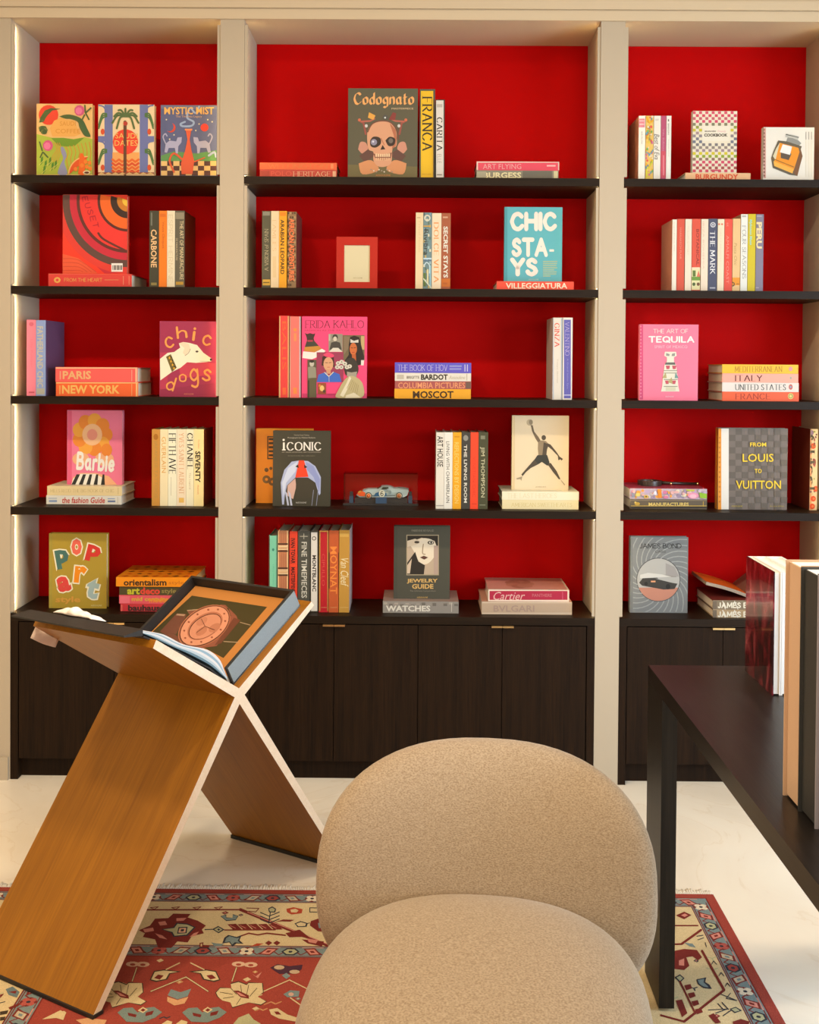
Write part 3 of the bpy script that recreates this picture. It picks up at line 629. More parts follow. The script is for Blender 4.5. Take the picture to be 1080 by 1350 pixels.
def cloth_lump():
    b = MB(); nu, nv = 40, 16; vs_ = []
    for i in range(nu + 1):
        for j in range(nv + 1):
            u_, v_ = i / nu, j / nv; env = (1 - abs(2 * u_ - 1) ** 3) * math.sin(math.pi * v_) ** .5
            fold = .62 + .20 * math.sin(13 * u_ + 1.2) + .12 * math.sin(27 * u_ - 3 * v_) + .10 * math.sin(6 * v_ + 5 * u_)
            h = .003 + .034 * env * fold * (.55 + .6 * u_)
            vs_.append(S(.186 + .052 * v_ + .004 * math.sin(9 * u_), .9225 - .0155 * v_ + h, .212 + .150 * u_ + .004 * math.sin(6 * v_)))
    b.mesh(vs_, [(i * (nv + 1) + j, (i + 1) * (nv + 1) + j, (i + 1) * (nv + 1) + j + 1, i * (nv + 1) + j + 1) for i in range(nu) for j in range(nv)], CLOTH, True)
    o = b.build('cloth', None, origin=S(.2, .92, .28)); sd = o.modifiers.new('thick', 'SOLIDIFY'); sd.thickness = .002; sd.offset = 1
    tag(o, 'crumpled white cloth lying on top of the oak stand, behind the black flap', 'cloth')
cloth_lump()
def hanging_cloth():
    b = MB(); t = .4605
    def pl(px, py, t_): o = S(0, 0, t_); d = ray(px, py); s_ = (o - CAM).dot(SE) / d.dot(SE); return CAM + d * s_
    g = []
    for j in range(9):
        f = j / 8; a = (47 + (40 - 47) * f, 826 + (841 - 826) * f); c = (77 + (73 - 77) * f, 843 + (853.5 - 843) * f)
        for i in range(9):
            s_ = i / 8; g.append(pl(a[0] + (c[0] - a[0]) * s_, a[1] + (c[1] - a[1]) * s_ + 1.5 * math.sin(s_ * 3.1), t + .004 * math.sin(s_ * 7 + f * 3) + .004))
    b.mesh(g, [(j * 9 + i, j * 9 + i + 1, (j + 1) * 9 + i + 1, (j + 1) * 9 + i) for j in range(8) for i in range(8)], plain('pinkish_tissue', (.70, .55, .46), .85, spec=.1), True)
    o = b.build('tissue', None, origin=pl(58, 840, t)); sd = o.modifiers.new('thick', 'SOLIDIFY'); sd.thickness = .0015
    tag(o, 'pale pinkish tissue hanging below the far left end of the oak stand', 'tissue')
hanging_cloth()

# ------------------------------------------------------------------ armless lounge chair
def fabric():
    m = bpy.data.materials.new('beige_woven_wool'); m.use_nodes = True; nt = m.node_tree; b = nt.nodes['Principled BSDF']; N = nt.nodes.new; L = nt.links.new
    tc = N('ShaderNodeTexCoord'); mp = N('ShaderNodeMapping'); mp.inputs['Scale'].default_value = (230, 230, 420); L(tc.outputs['Object'], mp.inputs[0])
    v = N('ShaderNodeTexNoise'); v.inputs['Scale'].default_value = 1; v.inputs['Detail'].default_value = 2; L(mp.outputs[0], v.inputs['Vector'])
    n2 = N('ShaderNodeTexNoise'); n2.inputs['Scale'].default_value = 14; n2.inputs['Detail'].default_value = 3; L(tc.outputs['Object'], n2.inputs['Vector'])
    r = N('ShaderNodeValToRGB'); r.color_ramp.elements[0].position = .32; r.color_ramp.elements[1].position = .68
    r.color_ramp.elements[0].color = (.262, .196, .131, 1); r.color_ramp.elements[1].color = (.405, .325, .235, 1); L(v.outputs[0], r.inputs[0])
    L(r.outputs[0], b.inputs['Base Color']); b.inputs['Roughness'].default_value = .9; b.inputs['Specular IOR Level'].default_value = .15
    b.inputs['Sheen Weight'].default_value = .25; b.inputs['Sheen Roughness'].default_value = .4
    bp = N('ShaderNodeBump'); bp.inputs['Strength'].default_value = .55; bp.inputs['Distance'].default_value = .0016; L(v.outputs[0], bp.inputs['Height']); L(bp.outputs[0], b.inputs['Normal'])
    return m
FAB = fabric()
def sp(v, e): return math.copysign(abs(v) ** e, v)
def superell(mb, fn, e1, e2, mat, nu=44, nv=72):
    vs_ = []
    for i in range(nu + 1):
        la = -math.pi / 2 + math.pi * i / nu
        for j in range(nv):
            lo = 2 * math.pi * j / nv; rr = sp(math.cos(la), e1) if abs(math.cos(la)) > 1e-9 else 0
            vs_.append(fn(rr * sp(math.cos(lo), e2), rr * sp(math.sin(lo), e2), sp(math.sin(la), e1)))
    mb.mesh(vs_, [(i * nv + j, i * nv + (j + 1) % nv, (i + 1) * nv + (j + 1) % nv, (i + 1) * nv + j) for i in range(nu) for j in range(nv)], mat, True)
def chair():
    cx, cy, yaw = .172, -1.74, R(-6)
    rt = thing('lounge_chair', 'low armless lounge chair in beige wool with rounded back and seat, on the rug', 'chair', (cx - .04, cy - .45, 0))
    M4 = Matrix.Translation((cx, cy, 0)) @ Matrix.Rotation(yaw, 4, 'Z')
    b = MB()
    def back(x, z, y):                                                # x across, z up, y through
        X = .388 * x; Z = .420 + .283 * z; Y = .105 * y * (1 - .12 * z)
        Y += -.10 * x * x + .20 * (Z - .45) + .02
        return M4 @ Vector((X, Y, Z))
    superell(b, back, .80, .79, FAB); b.build('backrest', rt)
    b = MB()
    def seat(x, y, z):
        X = .348 * x; Y = -.435 + .40 * y; Z = .275 + .160 * z + (.012 * (1 - x * x - y * y) if z > 0 else 0) 
        return M4 @ Vector((X * (1 + .04 * (y < 0) * -y), Y, Z))
    superell(b, seat, .62, .80, FAB); b.build('seat_cushion', rt)
    b = MB()
    def pl(x, y, z): return M4 @ Vector((.30 * x, -.40 + .33 * y, .06 + .048 * z))
    superell(b, pl, .3, .9, BLACK, 12, 40); b.build('base', rt)
chair()

# ------------------------------------------------------------------ black table with books
TX0, TX1, TY0, TY1, TZ, TT = .611, 1.56, -3.45, -1.42, .823, .040
OAKB = wood('black_stained_oak_lengthwise', (.004, .0032, .0028), (.014, .011, .0095), (26, 1.6, 26), .33, .32, .35)
OAKV = wood('black_stained_oak_upright', (.005, .004, .0032), (.017, .0135, .010), (40, 40, 1.4), .42, .25, .3)
def table():
    rt = thing('table', 'black-stained oak table with slab legs standing on the rug corner, right of the beige chair', 'table', ((TX0 + TX1) / 2, (TY0 + TY1) / 2, 0))
    b = MB(); b.box(TX0, TX1, TY0, TY1, TZ - TT, TZ, OAKB); b.build('tabletop', rt)
    for x in (TX0, TX1 - .038):
        for y in (TY1 - .178, TY0):
            zb = RZ + .002 if x < RXR else .0005
            b = MB(); b.box(x, x + .038, y, y + .178, zb + .006, TZ - TT, OAKV); g = b.build('leg', rt, origin=(x + .019, y + .089, zb))
            
            for yy in (.03, .148): q = MB(); q.tube([(x + .019, y + yy, zb), (x + .019, y + yy, zb + .006)], .012, BLACK, 12); q.build('glide', g)
table()
def marbled():
    m = bpy.data.materials.new('dark_red_photo_cover'); m.use_nodes = True; nt = m.node_tree; b = nt.nodes['Principled BSDF']; N = nt.nodes.new; L = nt.links.new
    tc = N('ShaderNodeTexCoord'); mp = N('ShaderNodeMapping'); mp.inputs['Scale'].default_value = (14, 14, 7); L(tc.outputs['Object'], mp.inputs[0])
    n = N('ShaderNodeTexNoise'); n.inputs['Scale'].default_value = 1; n.inputs['Detail'].default_value = 7; n.inputs['Distortion'].default_value = 1.6; L(mp.outputs[0], n.inputs['Vector'])
    r = N('ShaderNodeValToRGB'); e = r.color_ramp.elements; e[0].position = .40; e[0].color = (.030, .008, .010, 1); e[1].position = .72; e[1].color = (.42, .10, .12, 1); k = e.new(.54); k.color = (.16, .012, .022, 1)
    L(n.outputs[0], r.inputs[0]); L(r.outputs[0], b.inputs['Base Color']); b.inputs['Roughness'].default_value = .12; b.inputs['Coat Weight'].default_value = .6; b.inputs['Coat Roughness'].default_value = .03
    return m
def table_books():
    g = 'books standing on the black table'
    def bk(label, x0, x1, y0, y1, z1, cover, spine, t=.0035, front=None):
        """spine: which side it is on: -x, or none (fore edge to the viewer, boards facing -x and +x)"""
        z0 = TZ + .0004; rt = thing('book', label, 'book', ((x0 + x1) / 2, (y0 + y1) / 2, z0), g); b = MB(); p = MB(); PG = plain('page_edges', (.80, .79, .76), .8, spec=.1, bump=.4, bscale=900)
        if spine == '-x':
            b.box(x0, x1, y0, y0 + t, z0, z1, cover); b.box(x0 - .006, x1, y1 - t, y1, z0, z1, cover); b.box(x0, x0 + t, y0 + t, y1 - t, z0 + .004, z1 - .004, cover)
            p.box(x0 + t, x1 - .004, y0 + t, y1 - t, z0 + .004, z1 - .004, PG)
        else:
            b.box(x0, x0 + t, y0, y1, z0, z1, cover); b.box(x1 - t, x1, y0, y1, z0, z1, front or cover); b.box(x0 + t, x1 - t, y1 - t, y1, z0, z1, front or cover)
            p.box(x0 + t, x1 - t, y0 + .0025, y1 - t, z0 + .003, z1 - .004, PG)
        b.build('cover', rt); p.build('pages', rt)
    W_ = plain('white_board', (.80, .79, .77), .5)
    bk('glossy dark red marbled book standing at the far end of the black table', .850, .8705, -1.698, -1.468, 1.118, marbled(), '', front=W_)
    bk('white book standing behind the marbled one on the black table', .8712, .904, -1.698, -1.468, 1.118, W_, '')
    bk('white book half hidden by the tall beige book on the black table', .9047, .940, -1.698, -1.468, 1.118, W_, '')
    bk('tall beige cloth book standing on the black table, near the right edge', .679, 1.0, -2.420, -2.350, 1.2535, plain('beige_bookcloth', (.60, .41, .275), .7, spec=.2, bump=.2, bscale=500), '-x')
    bk('tall black book standing next to the beige one on the table', .681, 1.0, -2.500, -2.428, 1.2535, plain('black_grey_bookcloth', (.03, .032, .032), .5, bump=.2, bscale=500), '-x')
    bk('lilac-grey book standing nearest the camera on the table, cut by the right edge', .684, 1.0, -2.572, -2.506, 1.2535, plain('lilac_grey_board', (.30, .29, .34), .45), '-x')
table_books()
# ------------------------------------------------------------------ books
PAGE = plain('book_pages', (.78, .70, .56), .85, spec=.1)
G_ = .0004
def front_art(mb, Y): return Art(mb, lambda x, y: atY(x, y, Y), (0, -1, 0))
def K(sc, ox, oy):
    return lambda *q: tuple((ox + q[i] / sc) if i % 2 == 0 else (oy + q[i] / sc) for i in range(len(q)))
def where(label, group):
    m_ = re.match(r'books on the (?:(\w+) shelf of the )?(\w+) (bay|cabinet)', group); a, b_, c_ = m_.groups()
    tail = f', {b_} bay {a} shelf' if a else f', on the {b_} cabinet'
    return label + tail if len((label + tail).split()) <= 16 else label
def faceout(label, group, rect, zb, Y, T, colr, art=None, sc=1, ox=0, oy=0, rough=.45, spine=None, zb_fix=None):
    """a hardback shown cover first; rect is the cover as the photo shows it (crop units)"""
    x0, y0, x1, y1 = [v / sc for v in rect]; x0 += ox; x1 += ox; y0 += oy; y1 += oy; ym = (y0 + y1) / 2
    X0, X1 = atY(x0, ym, Y).x, atY(x1, ym, Y).x; Z1 = atY((x0 + x1) / 2, y0, Y).z; Z0 = zb + G_
    rt = thing('book', where(label, group), 'book', ((X0 + X1) / 2, Y + T / 2, Z0), group); b = MB(); c = paper(colr, rough); s_ = paper(spine or colr, rough)
    b.box(X0, X1, Y, Y + .003, Z0, Z1, c); b.box(X0, X1, Y + T - .003, Y + T, Z0, Z1, c); b.box(X0, X0 + .003, Y + .003, Y + T - .003, Z0, Z1, s_)
    if art: A = front_art(b, Y); A.lim = (X0 + .0002, Z0 + .0002, X1 - .0002, Z1 - .0002); A.k(sc, ox, oy); A.kw = {'rough': rough}; art(A)
    b.build('cover', rt); p = MB(); p.box(X0 + .003, X1 - .005, Y + .003, Y + T - .003, Z0 + .004, Z1 - .005, PAGE); p.build('pages', rt)
    return Z1
def upright(label, group, x0, x1, ytop, zb, Y, D, colr, art=None, sc=1, ox=0, oy=0, rough=.45, left=None, right=None, edge=None):
    """a book on end, spine to the viewer"""
    x0, x1, yt = ox + x0 / sc, ox + x1 / sc, oy + ytop / sc
    Z1 = atY((x0 + x1) / 2, yt, Y).z; Z0 = zb + G_; P0, P1 = atY(x0, yt, Y), atY(x1, yt, Y); pb = atY(x0, yt + 90, Y), atY(x1, yt + 90, Y)
    X0, X1 = (P0.x + pb[0].x) / 2 + G_, (P1.x + pb[1].x) / 2 - G_
    rt = thing('book', where('book with ' + label, group), 'book', ((X0 + X1) / 2, Y + D / 2, Z0), group); b = MB(); c = paper(colr, rough); ed = paper(edge or colr, rough); t = .0026
    b.box(X0, X1, Y, Y + t, Z0, Z1, c)
    b.box(X0, X0 + t, Y + t, Y + D, Z0, Z1, paper(left, rough) if left else ed); b.box(X1 - t, X1, Y + t, Y + D, Z0, Z1, paper(right, rough) if right else ed)
    A = front_art(b, Y); A.kw = {'rough': rough}; A.lim = (X0 + .0002, Z0 + .0002, X1 - .0002, Z1 - .0002)
    A.k(sc, ox, oy)
    if edge:
        w = .0022 * 330 * sc; A.r(x0 * 1 - ox, 0, 0, 0, colr) if 0 else None
        xa, xb = (x0 - ox) * sc, (x1 - ox) * sc; yb = (atpix(X0, Y, Z0)[1] - oy) * sc
        A.r(xa + .2, ytop + .2, xa + w, yb, edge); A.r(xb - w, ytop + .2, xb - .2, yb, edge)
    if art: art(A)
    b.build('cover', rt); p = MB(); p.box(X0 + t, X1 - t, Y + t, Y + D - .004, Z0 + .004, Z1 - .005, PAGE); p.build('pages', rt)
    return rt, b
def atpix(X, Y, Z):
    q = RM @ (Vector((X, Y, Z)) - CAM); return (FPX * q.x / q.z + CX, FPX * q.y / q.z + CY)
def lying(label, group, x0, x1, ytop, zb, Y, D, colr, art=None, sc=1, ox=0, oy=0, rough=.45, top=None, topart=None, dx=0, hz=None):
    """a book lying flat, spine to the viewer; returns the height of its upper face"""
    x0, x1, yt = ox + x0 / sc, ox + x1 / sc, oy + ytop / sc
    P0, P1 = atY(x0, yt, Y), atY(x1, yt, Y); Z1 = (P0.z + P1.z) / 2 if hz is None else zb + hz; Z0 = zb + G_; X0, X1 = P0.x, P1.x
    rt = thing('book', where(label, group), 'book', ((X0 + X1) / 2, Y + D / 2, Z0), group); b = MB(); c = paper(colr, rough); t = .0026; tc = paper(top, rough) if top else c
    b.box(X0, X1, Y, Y + t, Z0, Z1, c); b.box(X0, X1, Y + t, Y + D, Z1 - t, Z1, tc); b.box(X0, X1, Y + t, Y + D, Z0, Z0 + t, c)
    if art: A = front_art(b, Y); A.lim = (X0 + .0002, Z0 + .0002, X1 - .0002, Z1 - .0002); A.k(sc, ox, oy); A.kw = {'rough': rough}; art(A)
    if topart:
        A = Art(b, lambda u, v: Vector((X0 + (X1 - X0) * u, Y + D * v, Z1)), (0, 0, 1)); A.kw = {'rough': rough}; topart(A)
    b.build('cover', rt); p = MB(); p.box(X0 + .004, X1 - .004, Y + t, Y + D - .004, Z0 + t, Z1 - t, PAGE); p.build('pages', rt)
    return Z1
Z1_, Z2_, Z3_, Z4_ = SHZ
def T(*a, **k): return lambda A: A.t(*a, **k)
def many(*fs):
    def go(A):
        for f in fs: f(A)
    return go
def t_(s, x0, y0, x1, y1, c, rot=0, **k): return lambda A: A.t(s, x0, y0, x1, y1, c, rot, **k)
def w_(s, x0, y0, x1, y1, c, rot=0, style='serif', **k): return lambda A: A.w(s, x0, y0, x1, y1, c, rot, style, **k)
def r_(x0, y0, x1, y1, c): return lambda A: A.r(x0, y0, x1, y1, c)

# ================= left bay =================
g = 'books on the topmost shelf of the left bay'; q = dict(sc=3.4839, ox=0, oy=0)
def a_coffee(A):
    A.k(12, 40, 130)
    A.p([(100, 560), (340, 620), (520, 620), (680, 640), (860, 610), (985, 640), (985, 1200), (100, 1200)], 'a5ae45')
    A.p([(330, 625), (520, 622), (690, 645), (860, 615), (700, 750), (560, 760), (440, 740)], '6f8b2a')
    for i in range(7): A.l([(560 + i * 62, 760 - i * 12), (600 + i * 60, 850), (575 + i * 62, 960), (600 + i * 62, 1120)], 11, 'c87b32', 1)
    for i in range(4): A.l([(370 + i * 30, 700), (420 + i * 24, 800), (360 + i * 35, 900), (330 + i * 30, 1000)], 10, 'c98a3c', 1)
    A.p([(480, 770), (525, 770), (575, 900), (540, 1010), (585, 1195), (440, 1195), (470, 1060), (520, 950), (490, 850)], '8d8ba0', 1)
    for x, y in ((160, 1000), (220, 1060), (290, 1010), (330, 1090), (200, 1140), (380, 1060)):
        A.p([(x, y + 60), (x + 10, y - 60), (x + 40, y - 90), (x + 45, y)], '4e7a2a'); A.l([(x - 20, y + 50), (x + 60, y - 30)], 7, 'd8c56e')
    A.e(290, 260, 155, 158, 'd2452c'); A.p([(140, 380), (160, 300), (230, 190), (330, 150), (480, 165), (350, 190), (270, 270), (210, 370)], '4b5a2e')
    A.p([(460, 285), (540, 258), (640, 255), (760, 290), (840, 350), (900, 470), (955, 600), (860, 590), (780, 460), (750, 370), (640, 325), (560, 320)], '4b5a2e', 1)
    A.p([(750, 290), (840, 350), (955, 605), (870, 590)], '3f5a33')
    A.p([(310, 470), (380, 350), (500, 300), (560, 335), (700, 350), (740, 460), (800, 560), (700, 600), (350, 600)], 'e0a75c')
    A.t('SAUDI', 470, 362, 720, 430, 'c98a3e'); A.t('COFFEE', 400, 480, 790, 550, 'c98a3e')
    for x, y in ((780, 190), (280, 745)):
        A.e(x, y, 82, 88, 'c4577a', 9); A.e(x - 10, y + 5, 55, 58, 'd87694', 7)
    for a, b_ in (((875, 230), (865, 110)), ((880, 225), (960, 150)), ((885, 245), (930, 330)), ((860, 260), (820, 340)), ((190, 820), (150, 690)), ((200, 850), (160, 930)), ((215, 860), (280, 930))): A.l([a, b_], 24, '4b5a2e')
    for i in range(6): A.e(190 + 20 * (i % 3), 470 + 30 * (i // 2), 60 - i * 4, 40, '44532c' if i % 2 else '6b6d3a', 7)
    A.e(900, 1200, 300, 290, 'f0b070', 24, 180, 275); A.e(905, 1200, 285, 272, 'cf5420', 24, 180, 272); A.p([(760, 1195), (790, 880), (860, 930), (860, 1195)], 'd9651f', 1)
    for x, y in ((880, 1000), (940, 1020), (900, 1080), (820, 1060), (950, 1110), (720, 1120)): A.e(x, y, 32, 36, 'e87f2e', 8)
    A.e(895, 1170, 60, 32, 'e8c9a0', 14); A.e(895, 1172, 38, 18, '5a2a16', 12)
faceout('green and cream book cover with red sun, leaves and a winding river', g, (168, 477, 425, 800), Z1_, .07, .03, 'e3b578', a_coffee, **q)
def a_dates(A):
    A.r(451, 481, 708, 800, 'e9c9a0')
    for x in (488, 650): A.r(x - 8, 481, x + 30, 800, '6a6f98')
    for y in (625,): A.r(451, y, 500, y + 26, '6a6f98'); A.r(660, y, 708, y + 26, '6a6f98')
    for x, s in ((470, 1), (688, -1)):
        for y in (490, 655):
            A.l([(x + 18 * s, y + 20), (x + 5 * s, y), (x - 15 * s, y - 6)], 7, '6a6f98', 1)
            for k in range(3): A.l([(x - 16 * s, y + 100 - 8 * k), (x, y + 55 - 10 * k), (x + 20 * s, y + 45 - 6 * k)], 7, '4d6b3d', 1)
            A.e(x + 2 * s, y + 115, 9, 14, 'c4502a')
    A.r(517, 700, 640, 800, 'e0a060')
    for k in range(4): A.l([(517 + i * 15, 738 + 17 * k + (6 if i % 2 else -5)) for i in range(9)], 10, 'd3652c' if k % 2 == 0 else 'c8502a')
    A.e(577, 652, 58, 58, 'd4422c'); A.t('SAUDI', 530, 612, 632, 636, 'ecb96a'); A.t('DATES', 527, 645, 632, 670, 'ecb96a')
    A.l([(575, 560), (575, 800)], 14, '5c3a24')
    for dx, dy in ((-60, 30), (-52, 0), (-32, -28), (60, 30), (52, 0), (32, -28), (-40, 55), (40, 55), (0, -35)): A.l([(577, 535), (577 + dx * .6, 535 + dy * .4 - 16), (577 + dx, 535 + dy)], 9, '54663c', 1)
    A.e(577, 568, 10, 10, 'a8372a'); A.r(451, 792, 708, 800, '8a4a32')
    for k in range(8): A.p([(451 + k * 32, 800), (467 + k * 32, 792), (483 + k * 32, 800)], 'e0b87c')
faceout('book cover with palm tree over a red sun between blue arches', g, (451, 480, 709, 800), Z1_, .07, .03, 'e2c096', a_dates, **q)
def a_mist(A):
    A.r(740, 485, 995, 700, '565a78'); A.r(740, 485, 995, 500, '6a6a80'); A.p([(740, 715), (800, 695), (900, 705), (995, 690), (995, 745), (740, 745)], '5f8a50', 0)
    for i in range(9):
        for j in range(3): A.p([(740 + i * 28.3, 740 + j * 22), (768.3 + i * 28.3, 740 + j * 22), (768.3 + i * 28.3, 762 + j * 22), (740 + i * 28.3, 762 + j * 22)], '4a2a24' if (i + j) % 2 else 'e0b77a')
    A.l([(850, 560), (830, 570), (840, 580), (880, 578), (890, 560), (860, 540), (870, 500)], 9, '9aa8c0', 1); A.l([(880, 500), (900, 520), (915, 490)], 8, '9aa8c0', 1)
    A.t('MYSTIC MIST', 755, 492, 983, 526, 'e8b066', bold=.02); A.t('The Timeless Legacy', 808, 530, 928, 543, 'c9a27c')
    A.ring(785, 587, 0, 22, 'c4452e'); A.e(778, 582, 20, 22, '565a78'); A.e(940, 586, 18, 18, 'd2402a')
    for x, y in ((765, 550), (800, 620), (915, 570), (960, 620), (780, 640), (900, 600), (975, 560), (955, 550)): A.e(x, y, 3.5, 3.5, 'e6d7a8', 6)
    for s, x in ((1, 790), (-1, 935)):
        A.p([(x - 28 * s, 660), (x - 10 * s, 646), (x + 20 * s, 650), (x + 26 * s, 632), (x + 46 * s, 630), (x + 44 * s, 655), (x + 30 * s, 672), (x + 28 * s, 705), (x + 18 * s, 705), (x + 14 * s, 680), (x - 14 * s, 680), (x - 22 * s, 702), (x - 34 * s, 700)], 'a9a4b8'); A.l([(x - 28 * s, 660), (x - 40 * s, 630), (x - 30 * s, 615), (x - 22 * s, 625)], 6, 'a9a4b8', 1)
    A.l([(960, 715), (985, 700), (992, 720)], 10, 'aab0c4', 1)
    A.p([(853, 595), (880, 595), (872, 640), (880, 690), (893, 740), (885, 800), (835, 800), (832, 750), (852, 690), (862, 640)], 'cc5a38'); A.l([(840, 735), (800, 705), (780, 740), (800, 790)], 9, 'cc5a38', 1); A.l([(890, 745), (940, 725)], 6, 'cc5a38'); A.r(850, 592, 884, 600, 'e08a5a')
faceout('blue book cover with a red hookah and two cats, right end of the shelf', g, (738, 483, 995, 802), Z1_, .07, .03, '5e5f76', a_mist, **q)

g = 'books on the second shelf of the left bay'; q = dict(sc=3.4839, ox=0, oy=240)
zt = lying('long red book lying flat under the ringed book cover', g, 222, 605, 422, Z2_, .05, .27, 'c8443c', many(r_(224, 420, 603, 424, 'd86a52'), lambda A: [A.e(263, 450, 16, 14, 'd8a45a', 8), A.e(263, 450, 7, 6, 'c8443c', 8)], w_('FROM THE HEART', 295, 441, 470, 458, 'd8a05a', 0, 'mono'), r_(480, 448, 545, 451, 'd0805a'), r_(566, 432, 568, 472, 'e0a080'), r_(592, 432, 594, 472, 'e0a080')), **q)
def a_rings(A):
    A.r(288, 58, 585, 424, 'd8402c'); A.p([(288, 58), (420, 58), (400, 160), (470, 260), (585, 340), (585, 420), (480, 420), (380, 330), (310, 200)], 'b62f38')
    cx, cy = 588, 85
    for r0, r1, c, a0, a1 in ((300, 330, 'c93f35', 90, 185), (268, 300, '5a4038', 90, 188), (236, 268, 'b52c3c', 90, 188), (222, 236, '5c2c26', 90, 188), (140, 222, 'd43a34', 90, 190), (128, 140, '52261e', 90, 192), (80, 128, 'e0682c', 88, 192), (50, 80, '33201a', 88, 195), (26, 50, 'c07a30', 85, 200), (0, 26, 'efb84c', 85, 200)):
        po = []
        n = 28
        for k in range(n):
            t0, t1 = R(a0 + (a1 - a0) * k / n), R(a0 + (a1 - a0) * (k + 1) / n)
            po.append([(cx + math.cos(t0) * r0, cy + math.sin(t0) * r0 * 1.02), (cx + math.cos(t1) * r0, cy + math.sin(t1) * r0 * 1.02), (cx + math.cos(t1) * r1, cy + math.sin(t1) * r1 * 1.02), (cx + math.cos(t0) * r1, cy + math.sin(t0) * r1 * 1.02)])
        A.raw(A.clip(po, 288, 58, 585, 420), c)
    A.p([(288, 330), (360, 350), (450, 420), (288, 420)], 'd05a3c')
    for k in range(4): A.l([(290, 352 + 18 * k), (360, 358 + 16 * k), (440 - 20 * k, 412)], 3, 'b84832', 1)
    A.l([(452, 235), (480, 265), (583, 318)], 10, '5c2c26', 1)
    for i, ch in enumerate('EUSET'): A.w(ch, 378 + i * 12, 66 + i * 30, 405 + i * 12, 90 + i * 30, '9c2030', 90, 'mono', ang=-12)
    A.r(512, 373, 564, 412, 'efe6d8')
    for k in range(9): A.r(517 + k * 5, 382, 519 + k * 5 + (k % 3), 404, '2a2320')
faceout('red and orange book cover with large concentric rings, standing on a red book', g, (288, 58, 585, 424), zt, .10, .03, 'c8432f', a_rings, **q)
q['rough'] = .4
for i, (x0, x1, c, lab, art, kw) in enumerate((
    (686, 730, '3c3a2c', 'black spine with large cream capitals, left end of the upright group', many(t_('CARBONE', 693, 218, 720, 392, 'e3b98a', 90, bold=.02), r_(693, 140, 700, 200, '6d6c60'), r_(694, 462, 720, 474, '8a7a4a')), {}),
    (730, 767, 'e07b28', 'plain orange spine beside the black one with cream capitals', many(t_('Veuve Clicquot', 742, 182, 756, 305, 'a8531c', 90), r_(735, 145, 762, 160, 'c96a24')), {}),
    (767, 804, 'ded0b4', 'cream white spine between the orange and the dark spines', many(w_('ESPRIT HERMINE', 773, 150, 794, 460, 'c4b090', 90, 'thin')), {}),
    (804, 848, '5b5546', 'grey-green spine with two rows of lettering beside a black side cover', many(t_('THE ART OF MANUFACTURE', 826, 178, 843, 448, 'd9c49c', 90), t_('DE MANUFACTURE', 808, 258, 816, 360, 'b9a888', 90), r_(806, 140, 846, 170, '8a806c'), r_(808, 458, 842, 472, 'b08a3c')), {'right': '3a1a12'}))):
    rt, b = upright(lab, g, x0, x1, 132, Z2_, .06, .22, c, art, **q, **kw)

g = 'books on the third shelf of the left bay'; q = dict(sc=3.4839, ox=0, oy=390)
upright('pink upright spine beside the left jamb', g, 122, 165, 110, Z3_, .05, .24, 'dc7f8c', many(lambda A: A.e(144, 130, 11, 10, 'b96070', 10), r_(132, 440, 158, 446, 'b04a58'), t_('Lilly Pulitzer', 138, 200, 150, 330, 'd06f80', 90)), **q)
upright('tall pale blue spine with grey lettering, beside the pink spine', g, 165, 210, 112, Z3_, .05, .24, '8a98bc', many(t_('FATHERLAND CHIC', 171, 140, 198, 420, 'bdb49c', 90, bold=.02), r_(168, 425, 205, 452, 'a8a494')), right='5e4a64', **q)
z_ = lying('orange book lying flat with cream lettering, lower of two', g, 257, 635, 397, Z3_, .05, .24, 'e0663a', many(r_(258, 398, 634, 402, 'e8c080'), t_('NEW YORK', 285, 410, 550, 450, 'e6b26a', bold=.03), r_(272, 412, 278, 452, 'e6a060'), r_(604, 404, 607, 460, 'e8a070'), r_(624, 402, 632, 462, 'e0b07c')), **q)
lying('salmon pink book lying on the orange one, cream lettering', g, 255, 632, 328, z_, .05, .24, 'd9605a', many(r_(256, 329, 631, 334, 'e4b890'), t_('PARIS', 288, 345, 418, 383, 'd9a878', bold=.03), r_(274, 346, 280, 384, 'd99a80'), r_(604, 340, 607, 392, 'e8a090'), r_(622, 332, 630, 396, 'e0b090')), **q)
